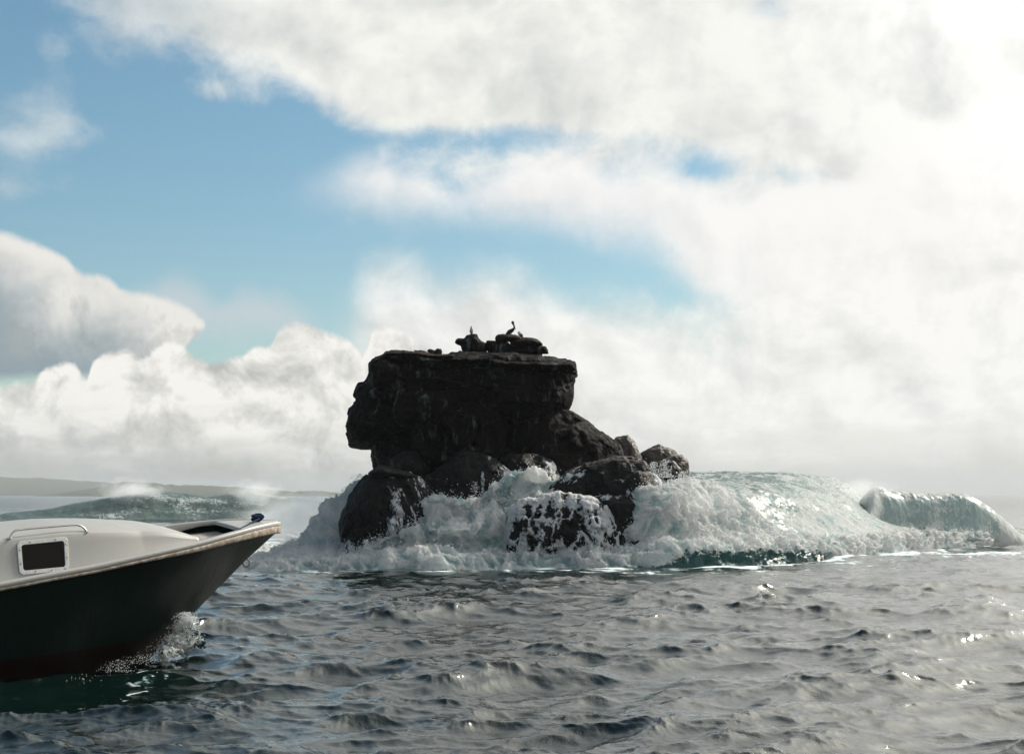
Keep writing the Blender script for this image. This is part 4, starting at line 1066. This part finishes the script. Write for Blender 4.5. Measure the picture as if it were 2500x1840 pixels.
# find points of the cabin side seen at traced pixels
sg, wg = np.meshgrid(np.linspace(SF, SB, 900), np.linspace(0, 1, 160), indexing='ij')
B0, B1, Z0_, Z1_ = bbase(sg), bcre(sg), zb_(sg)-.05, zc2(sg)
Bq = B0+(B1-B0)*wg+.05*(1-wg)**3; Zq_ = (Z0_+B0*HEEL)+((Z1_+B1*HEEL)-(Z0_+B0*HEEL))*wg-Bq*HEEL
XY = S0[None, None]-sg[..., None]*a_b+Bq[..., None]*n_b
SP = np.concatenate([XY, Zq_[..., None]], -1)
SPX = SP[..., 0]*F/SP[..., 1]+HX; SPY = HY+(EYE-SP[..., 2])*F/SP[..., 1]
def sidept(x, y):
    px, py = c3(x, y); k = np.argmin((SPX-px)**2+(SPY-py)**2); i, j = np.unravel_index(k, SPX.shape); i = min(max(i, 1), sg.shape[0]-2); j = min(max(j, 1), 158)
    nrm = np.cross(SP[i+1, j]-SP[i-1, j], SP[i, j+1]-SP[i, j-1]); nrm /= np.linalg.norm(nrm)
    if nrm @ n3 < 0: nrm = -nrm
    return SP[i, j], nrm
wc = [sidept(*p_) for p_ in ((118, 482), (412, 452), (422, 640), (133, 668))]      # middle line of the frame
ctr = np.mean([c_[0] for c_ in wc], axis=0); nw = np.mean([c_[1] for c_ in wc], axis=0); nw /= np.linalg.norm(nw)
ux = (wc[1][0]-wc[0][0]+wc[2][0]-wc[3][0])/2; uy = (wc[0][0]-wc[3][0]+wc[1][0]-wc[2][0])/2
lx_, ly_ = np.linalg.norm(ux), np.linalg.norm(uy)
def quadpt(u, w_):     # u,w in -1..1 of the traced frame centre line
    cs = [c_[0] for c_ in wc]; a_, b_ = (u+1)/2, (w_+1)/2
    return (cs[3]*(1-a_)+cs[2]*a_)*(1-b_)+(cs[0]*(1-a_)+cs[1]*a_)*b_
def ring_shape(hx1, hy1, r, off):
    out = []
    for ca, (sx_, sy_) in enumerate(((1, 1), (-1, 1), (-1, -1), (1, -1))):
        for k_ in range(7):
            an = math.pi/2*(ca+k_/6); cx, cy = sx_*(hx1-r), sy_*(hy1-r)
            x, y = cx+r*math.cos(an), cy+r*math.sin(an)
            out.append(quadpt(x/(lx_/2), y/(ly_/2))+nw*off)
    return out
wf = .032
rings = [ring_shape(lx_/2+wf, ly_/2+wf, .075, -.03), ring_shape(lx_/2+wf, ly_/2+wf, .075, .014), ring_shape(lx_/2+wf-.006, ly_/2+wf-.006, .07, .02),
         ring_shape(lx_/2-wf+.006, ly_/2-wf+.006, .045, .02), ring_shape(lx_/2-wf, ly_/2-wf, .04, .014), ring_shape(lx_/2-wf, ly_/2-wf, .04, -.02)]
win = empty('window', tuple(ctr), kind=None); win.parent = boat; win.location = Vector(ctr)+BL
def wpart(name, v, f, mat):
    me = bpy.data.meshes.new(name); me.from_pydata([tuple(np.array(x)-ctr) for x in v], [], f); me.update(); me.polygons.foreach_set('use_smooth', [False]*len(me.polygons))
    return link(name, me, mat, win)
v, q = loft(rings, closed=True); wpart('frame', v, [tuple(int(i) for i in f_) for f_ in q], M_ALU)
pv = ring_shape(lx_/2-wf+.004, ly_/2-wf+.004, .04, .004); wpart('pane', pv, [tuple(range(len(pv)))], M_GLASS)
def disc(c, nrm, r, h, n=12, dome=True):
    nrm = nrm/np.linalg.norm(nrm); u = np.cross(nrm, [0, 0, 1]); u /= np.linalg.norm(u); w_ = np.cross(nrm, u); v = []
    for hh, rr in ((0, r), (h*.6, r*.95), (h, r*.55)):
        v += [c+nrm*hh+rr*(u*math.cos(2*math.pi*k_/n)+w_*math.sin(2*math.pi*k_/n)) for k_ in range(n)]
    f = [(l*n+i, l*n+(i+1) % n, (l+1)*n+(i+1) % n, (l+1)*n+i) for l in range(2) for i in range(n)]+[tuple(2*n+i for i in range(n))]
    return v, f
for u, w_, mt in ((1, .62, 1), (1.03, -.25, 1), (-.55, 1, 0), (.55, 1, 0), (-1, .55, 0), (-1, -.4, 0), (-.4, -1, 0), (.3, -1.02, 0), (.9, -1, 0)):
    v, f = disc(quadpt(u, w_)+nw*.019, nw, .0125 if mt else .010, .008); wpart('screw', v, f, M_BRASS if mt else M_DARK)

def tube(path, r, n=10, closed=False):
    path = [np.array(p_, float) for p_ in path]; m_ = len(path); rows = []; ref = np.array([0, 0, 1.])
    rr = r if hasattr(r, '__len__') else [r]*m_
    for i in range(m_):
        t_ = path[(i+1) % m_]-path[i-1] if (closed or 0 < i < m_-1) else (path[1]-path[0] if i == 0 else path[-1]-path[-2])
        t_ /= np.linalg.norm(t_); rf = ref if abs(t_[2]) < .95 else np.array([1., 0, 0])
        u = np.cross(t_, rf); u /= np.linalg.norm(u); w_ = np.cross(u, t_)
        rows.append([path[i]+rr[i]*(u*math.cos(2*math.pi*k_/n)+w_*math.sin(2*math.pi*k_/n)) for k_ in range(n)])
    if closed: rows.append(rows[0])
    return loft(rows, closed=True)
def spline(pts, n=8):
    P_ = [np.array(p_, float) for p_ in pts]; P_ = [P_[0]]+P_+[P_[-1]]; out = []
    for i in range(1, len(P_)-2):
        for k_ in range(n):
            t_ = k_/n; out.append(.5*((2*P_[i])+(-P_[i-1]+P_[i+1])*t_+(2*P_[i-1]-5*P_[i]+4*P_[i+1]-P_[i+2])*t_*t_+(-P_[i-1]+3*P_[i]-3*P_[i+1]+P_[i+2])*t_**3))
    return out+[P_[-2]]
def roofpt(x, y, b):      # a point above the roof at half-breadth b seen at the traced pixel
    s, z = solve(x, y, lambda s_: float(bcre(s_))-b if True else 0); return bp(s, float(bcre(s))-b, z)
hp = [roofpt(62, 446, .02), roofpt(78, 418, .03), roofpt(104, 398, .04), roofpt(160, 390, .05), roofpt(300, 377, .05), roofpt(420, 367, .05), roofpt(482, 364, .05), roofpt(512, 372, .04), roofpt(535, 390, .03), roofpt(546, 406, .02)]
v, q = tube(spline(hp, 6), .0165); hr = bpart('handrail', v, q, M_STEEL)
for e_, nxt in ((hp[0], hp[1]), (hp[-1], hp[-2])):
    v, f = disc(np.array(e_)-np.array([0, 0, .004]), np.array([0, -.2, 1.]), .036, .014, 16)
    me = bpy.data.meshes.new('foot_plate'); me.from_pydata([tuple(x) for x in v], [], f); me.update(); link('foot_plate', me, M_STEEL, hr)
# cleat with blue mooring rope on the bow plate
cs = solve(1622, 338, lambda s_: .04)[0]; cz = float(zs_(cs))+br(cs)*HEEL+.085
cc = bp(cs, .04, cz)
v, q = tube([cc-a3*.11+np.array([0, 0, .045]), cc-a3*.05+np.array([0, 0, .052]), cc+a3*.05+np.array([0, 0, .052]), cc+a3*.11+np.array([0, 0, .045])], [.009, .014, .014, .009]); cl = bpart('cleat', v, q, M_DARK)
for d_ in (-.035, .035):
    v, q = tube([cc+a3*d_-np.array([0, 0, .02]), cc+a3*d_+np.array([0, 0, .05])], .013, 8); bpart('cleat_post', v, q, M_DARK, cl)
rr = random.Random(4); knot = []
for k_ in range(70):
    an = k_*.62; knot.append(cc+a3*(.075*math.cos(an)*(1+.25*math.sin(k_*.37)))+n3*(.05*math.sin(an*1.07+.4))+np.array([0, 0, .035+.045*math.sin(an*.53)+.0006*k_]))
tl_ = [solve(1580, 352, lambda s_: .22), solve(1530, 378, lambda s_: .38), solve(1480, 405, lambda s_: .5), solve(1462, 412, lambda s_: .5)]
bb_ = [.22, .38, .5, .5]
path = spline(knot+[bp(s_, b_, z_) for (s_, z_), b_ in zip(tl_, bb_)], 4)
v, q = tube(path, .0135, 8)
me = mesh_np('mooring_rope', v, q); link('mooring_rope', me, M_ROPE, label='blue rope knotted round the cleat on the bow tip of the boat', cat='rope')
# towing eye on the stem
se = np.interp(.5, [0, 1], [.9, 1.0]); ep = bp(*[solve(1527, 604, lambda s_: 0)[0]], 0, 0)[:2]
s_e, z_e = solve(1522, 604, lambda s_: 0); e0 = bp(s_e, 0, z_e)
v, q = tube([e0-a3*.10, e0+a3*.03], .020, 10); eye = bpart('towing_eye', v, q, M_RING)
rc = e0+a3*.085+np.array([0, 0, .0]); v, q = tube([rc+.062*(a3*math.cos(k_*math.pi/12)+(np.array([0, 0, 1])*math.sin(k_*math.pi/12))) for k_ in range(24)], .0115, 8, closed=True); bpart('ring', v, q, M_RING, eye)

# water thrown up at the stem and along the hull
def froth(name, blobs_, h, seed, amp, lab):
    b_ = np.array([[*c, *r] for c, r in blobs_], float)
    lo3, hi3 = (b_[:, :3]-b_[:, 3:]).min(0)-.32, (b_[:, :3]+b_[:, 3:]).max(0)+.32
    n_ = ((hi3-lo3)/h).astype(int)+2
    G = np.stack(np.meshgrid(*[lo3[i]+np.arange(n_[i])*h for i in range(3)], indexing='ij'), -1)
    f = np.full(G.shape[:3], 9.)
    for r_b in b_:
        d_ = (np.linalg.norm((G-r_b[:3])/r_b[3:], axis=-1)-1)*r_b[3:].min(); f = np.minimum(f, d_)
    bd = np.abs(f) < amp*2.2; pp = G[bd]
    f[bd] += amp*(1.0*fbm(pp*4.5, 3, seed, .6)+.8*fbm(pp*13, 3, seed+3, .65))
    for a_ in (0, -1): f[a_] = .1; f[:, a_] = .1; f[:, :, a_] = .1
    v, q = surface_nets(f, lo3, h); me = mesh_np(name, v, q)
    attr(me, 'foam', np.clip(.50+.4*vnoise(v*6, seed), 0, 1)); attr(me, 'thick', np.clip(.6+.4*vnoise(v*9, seed+1), 0, 1))
    link(name, me, M_FROTH, label=lab, kind='stuff')
M_FROTH = water_material('bow_froth', (.015, .05, .05), (.25, .34, .35), (.85, .86, .85), .55, lacing=1.2)
st = [c3(1120, 1120), c3(1165, 1060), c3(1195, 1035), c3(1090, 1100), c3(1050, 1140), c3(1010, 1200), c3(960, 1230), c3(900, 1270)]
def wl(x, y, Y): return P(*c3(x, y), Y)
froth('bow_splash', [(wl(1150, 1085, 25.95), (.16, .16, .16)), (wl(1185, 1045, 26.0), (.13, .12, .14)), (wl(1150, 1030, 26.05), (.09, .09, .11)), (wl(1110, 1120, 25.8), (.17, .18, .13)), (wl(1060, 1160, 25.5), (.14, .16, .08)), (wl(1210, 1110, 25.9), (.12, .12, .06))], .02, 501, .085, 'burst of white water where the boat\'s stem cuts the sea')
None and froth('hull_foam', [(wl(1010, 1215, 25.1), (.16, .18, .05)), (wl(940, 1250, 24.9), (.26, .16, .04)), (wl(850, 1300, 24.5), (.28, .18, .04)), (wl(740, 1340, 24.1), (.30, .2, .03)), (wl(620, 1380, 23.6), (.30, .2, .02))], .025, 507, .05, 'torn foam trailing along the waterline of the boat')
sets = []
for x, y, Y, w_, h_, n_ in ((1150, 1110, 25.9, .11, .50, 4200), (1190, 1080, 25.95, .08, .36, 2400), (1080, 1150, 25.7, .15, .25, 1200), (1030, 1210, 25.3, .14, .16, 300), (900, 1235, 25, .2, .14, 160), (720, 1290, 24.6, .16, .18, 200), (500, 1360, 24, .3, .12, 120)):
    b0 = np.array(P(*c3(x, y), Y)); u = rng.random(n_)**1.5
    sets.append(b0+np.stack([rng.normal(size=n_)*w_*(1-.5*u)+.05*u, rng.normal(size=n_)*w_*.7, u*h_], -1))
dc = np.concatenate(sets); drops('bow_spray', dc, rng.uniform(.002, .0075, len(dc)), M_DROP, 'fine drops flying off the bow of the boat')

# ------------------------------------------------------------------ birds on the top stones
def capsules(name, segs, Y, h, mat, parent=None, k=.01, label=None, squash=1.0):
    """one smooth skin round tapered limbs: segs of (x0,y0,r0,x1,y1,r1[,dy]) traced on the close-up; r in traced px"""
    u = .14254*Y/F; S_ = []
    for s_ in segs:
        x0, y0, r0, x1, y1, r1 = s_[:6]; dy0, dy1 = (s_[6], s_[7]) if len(s_) > 7 else (0, 0)
        A, B_ = np.array(P(*c2(x0, y0), Y)), np.array(P(*c2(x1, y1), Y)); A[1] += dy0; B_[1] += dy1; S_.append((A, B_, r0*u, r1*u))
    pts = np.array([p_ for s_ in S_ for p_ in s_[:2]]); R = max(max(s_[2:]) for s_ in S_)+.03
    lo3, hi3 = pts.min(0)-R, pts.max(0)+R; n_ = ((hi3-lo3)/h).astype(int)+2
    G = np.stack(np.meshgrid(*[lo3[i]+np.arange(n_[i])*h for i in range(3)], indexing='ij'), -1)
    f = None
    for A, B_, ra, rb in S_:
        d = B_-A; t_ = np.clip(((G-A) @ d)/(d @ d+1e-12), 0, 1); di = np.linalg.norm((G-A-t_[..., None]*d)*np.array([1, squash, 1]), axis=-1)-(ra+(rb-ra)*t_)
        if f is None: f = di
        else:
            hh = np.clip(.5+.5*(di-f)/k, 0, 1); f = di*(1-hh)+f*hh-k*hh*(1-hh)
    v, q = surface_nets(f, lo3, h)
    if parent is None: ctr = np.array([pts[:, 0].mean(), Y, v[:, 2].min()])
    else: ctr = np.array(parent.location)
    me = mesh_np(name, v-ctr, q); o = link(name, me, mat, parent)
    if parent is None: o.location = ctr
    return o
M_PEL = mat_simple('brown_plumage', (.028, .018, .012), .8, .2, grime=((.07, .045, .03), .6), bumpd=.006, scale=40)
M_BILL = mat_simple('bill_horn', (.16, .11, .07), .5, .4)
M_PLUM = mat_simple('pale_plumage', (.34, .29, .25), .8, .2, grime=((.20, .14, .11), .8), bumpd=.005, scale=30)
M_WHT = mat_simple('white_plumage', (.55, .56, .54), .8, .2, grime=((.25, .26, .24), .6), bumpd=.005, scale=30)
M_WING = mat_simple('dark_wing', (.025, .026, .024), .7, .3, bumpd=.006, scale=40)
YP = YT-.1
pel = empty('pelican', P(*c2(1160, 408), YP), label='tall dark pelican standing with its long bill tucked down to its breast', cat='pelican')
capsules('body', [(1196, 325, 32, 1150, 352, 38), (1150, 352, 38, 1112, 382, 26), (1112, 382, 25, 1086, 404, 9), (1210, 312, 26, 1230, 288, 16), (1230, 288, 16, 1233, 262, 14), (1233, 262, 14, 1221, 228, 15), (1221, 228, 15, 1208, 200, 20), (1208, 202, 23, 1206, 190, 25)], YP, .008, M_PEL, pel, .016)
capsules('bill', [(1218, 206, 13, 1236, 262, 8), (1236, 262, 8, 1248, 296, 6), (1248, 296, 5, 1258, 320, 2.5)], YP-.02, .006, M_BILL, pel, .006)
for x, dy_ in ((1160, -.02), (1180, .03)): capsules('leg', [(x, 375, 7, x+1, 406, 4.5, dy_, dy_), (x+1, 408, 4.5, x+12, 412, 4, dy_, dy_-.02)], YP, .005, M_BILL, pel, .004)
capsules('wing', [(1190, 318, 15, 1140, 352, 20), (1140, 352, 20, 1094, 396, 7)], YP-.055, .008, M_PEL, pel, .012, squash=1.6)
g = empty('seabird', P(*c2(497, 392), YT-.05), label='pale bird standing upright alone on the horned rock at the left', cat='bird')
capsules('body', [(496, 300, 19, 498, 345, 31), (498, 345, 31, 500, 368, 17), (494, 272, 13, 496, 300, 17), (493, 266, 12, 493, 270, 12)], YT-.05, .008, M_PLUM, g, .014, squash=.9)
capsules('bill', [(492, 262, 6, 493, 252, 3, -.01, -.03)], YT-.06, .005, M_BILL, g, .004)
for x in (487, 511): capsules('leg', [(x, 368, 6, x, 388, 4.5), (x, 390, 5, x, 393, 5, 0, -.02)], YT-.05, .005, M_BILL, g, .004)
for x0, x1 in ((478, 486), (519, 513)): capsules('wing', [(x0, 312, 10, x0+(x1-x0)*.3, 345, 11), (x0, 345, 11, x1, 372, 5)], YT-.05, .006, M_PLUM, g, .008)
g = empty('seabird', P(*c2(1350, 452), YT-.1), label='white bird with dark wings hunched on the slabs right of the pelican', cat='bird')
capsules('body', [(1318, 372, 29, 1345, 402, 27), (1345, 402, 27, 1372, 432, 15), (1372, 432, 14, 1404, 466, 4), (1310, 358, 17, 1318, 368, 22), (1326, 352, 15, 1318, 368, 20)], YT-.1, .008, M_WHT, g, .014)
capsules('wing', [(1312, 402, 11, 1348, 420, 18), (1348, 420, 18, 1402, 464, 5), (1350, 380, 8, 1375, 412, 9)], YT-.16, .007, M_WING, g, .01, squash=1.5)
for x in (1342, 1356): capsules('leg', [(x, 428, 5, x, 452, 4)], YT-.1, .005, M_BILL, g, .004)

# ------------------------------------------------------------------ distant land and air
def ridge(name, pts, Y, dep, lab, mat):
    xs = [p_[0] for p_ in pts]; x = np.linspace(xs[0], xs[-1], 420); top = np.interp(x, xs, [EYE-(p_[1]-HY)*Y/F for p_ in pts]); top = np.maximum(top, 0)
    X = (x-HX)*Y/F; yy = np.linspace(-1, 1, 26)
    n_ = fbm(np.stack([X/90, X*0, X*0], 1), 5, 601)
    A = np.zeros((26, 420, 3))
    for i, u in enumerate(yy):
        A[i, :, 0] = X; A[i, :, 1] = Y+u*dep; A[i, :, 2] = top*np.clip(1-u*u, 0, 1)**.7*(1+.10*n_*(1-abs(u)))+3.0*(top > 3)*(1-abs(u))*fbm(np.stack([X/26, X*0+u*4, X*0], 1), 4, 603)-1.0
    me = mesh_np(name, A.reshape(-1, 3), grid_quads(26, 420)); link(name, me, mat, kind='structure')
m, t = mat_new('far_scrub'); p = pos(t); n = noise(t, p, .03, 6, .6)
finish(t, principled(t, mixc(t, n, (.035, .045, .035), (.10, .10, .075)), .9, .1)); M_LAND = m
ridge('hill', [(-1600, 1150), (-500, 1160), (-100, 1163), (0, 1165), (120, 1169), (200, 1173), (281, 1180), (400, 1192), (560, 1207), (600, 1212)], 4300, 320, '', M_LAND)
ridge('headland', [(150, 1212), (215, 1198), (281, 1184), (320, 1175), (345, 1176), (401, 1181), (481, 1185), (601, 1191), (701, 1197), (842, 1203), (930, 1209)], 2900, 260, '', M_LAND)

# air over the sea
def volume_obj(name, me, colr, dens, aniso, lab, noisy=None, emis=None):
    m, t = mat_new(name+'_air'); v = t.nodes.new('ShaderNodeVolumePrincipled'); v.inputs['Color'].default_value = tuple(colr)+(1,)
    v.inputs['Anisotropy'].default_value = aniso
    if noisy:
        tc = t.nodes.new('ShaderNodeTexCoord'); ob = tc.outputs['Object']
        r_ = S(t, vmath(t, 'LENGTH', ob)); n_ = noise(t, ob, noisy, 4, .6, .4)
        put(t, v.inputs['Density'], ((1-r_)*1.6+(n_-.5)*2.6-.25).ss(0, 1.2)*dens)
    else: v.inputs['Density'].default_value = dens
    finish(t, None, v.outputs[0]); me.materials.append(m)
    o = bpy.data.objects.new(name, me); col.objects.link(o); return setp(o, label=lab, kind='stuff')
v, f = box_pts((0, 0, 30.5), np.array([7600, 0, 0]), np.array([0, 7600, 0]), np.array([0, 0, 33.5]))
me = bpy.data.meshes.new('haze'); me.from_pydata([tuple(x) for x in v], [], f); me.update()
volume_obj('haze', me, (.74, .80, .85), 1.1e-4, .0, 'thin sea haze that greys the distant land and horizon')
def mist(loc, scale, dens, lab, nz=2.2):
    me = bpy.data.meshes.new('mist'); bm = bmesh.new(); bmesh.ops.create_icosphere(bm, subdivisions=3, radius=1); bm.to_mesh(me); bm.free()
    o = volume_obj('mist', me, (.95, .96, .97), dens, .6, lab, noisy=nz); o.location = loc; o.scale = scale
mist(P(725, 1270, 65.5), (3.2, 1.8, 1.8), 1.5, 'soft mist of spray left of the leftmost boulder')
mist(P(320, 1205, 171.5), (4.6, 2.5, 2.3), .7, 'plume of spray blown off the left crest of the distant green wave', 2.6)
mist(P(620, 1202, 172), (4, 2.5, 1.9), .5, 'faint puff of spray above the right crest of the distant green wave', 2.6)
mist(P(1020, 1235, 61.0), (1.3, .7, .8), .4, 'spray mist between the leftmost and the pointed boulder')
mist(P(1110, 1290, 58.6), (1.2, .6, .8), .4, 'mist left of the foam-laced boulder')
mist(P(1700, 1225, 60.0), (3.4, 1.1, 1.0), .2, 'thin spray hanging before the large cascade', 1.6)
mist(P(2090, 1200, 78), (2.2, 1.5, 1.0), .35, 'spray between the cascade and the curling breaker', 1.8)
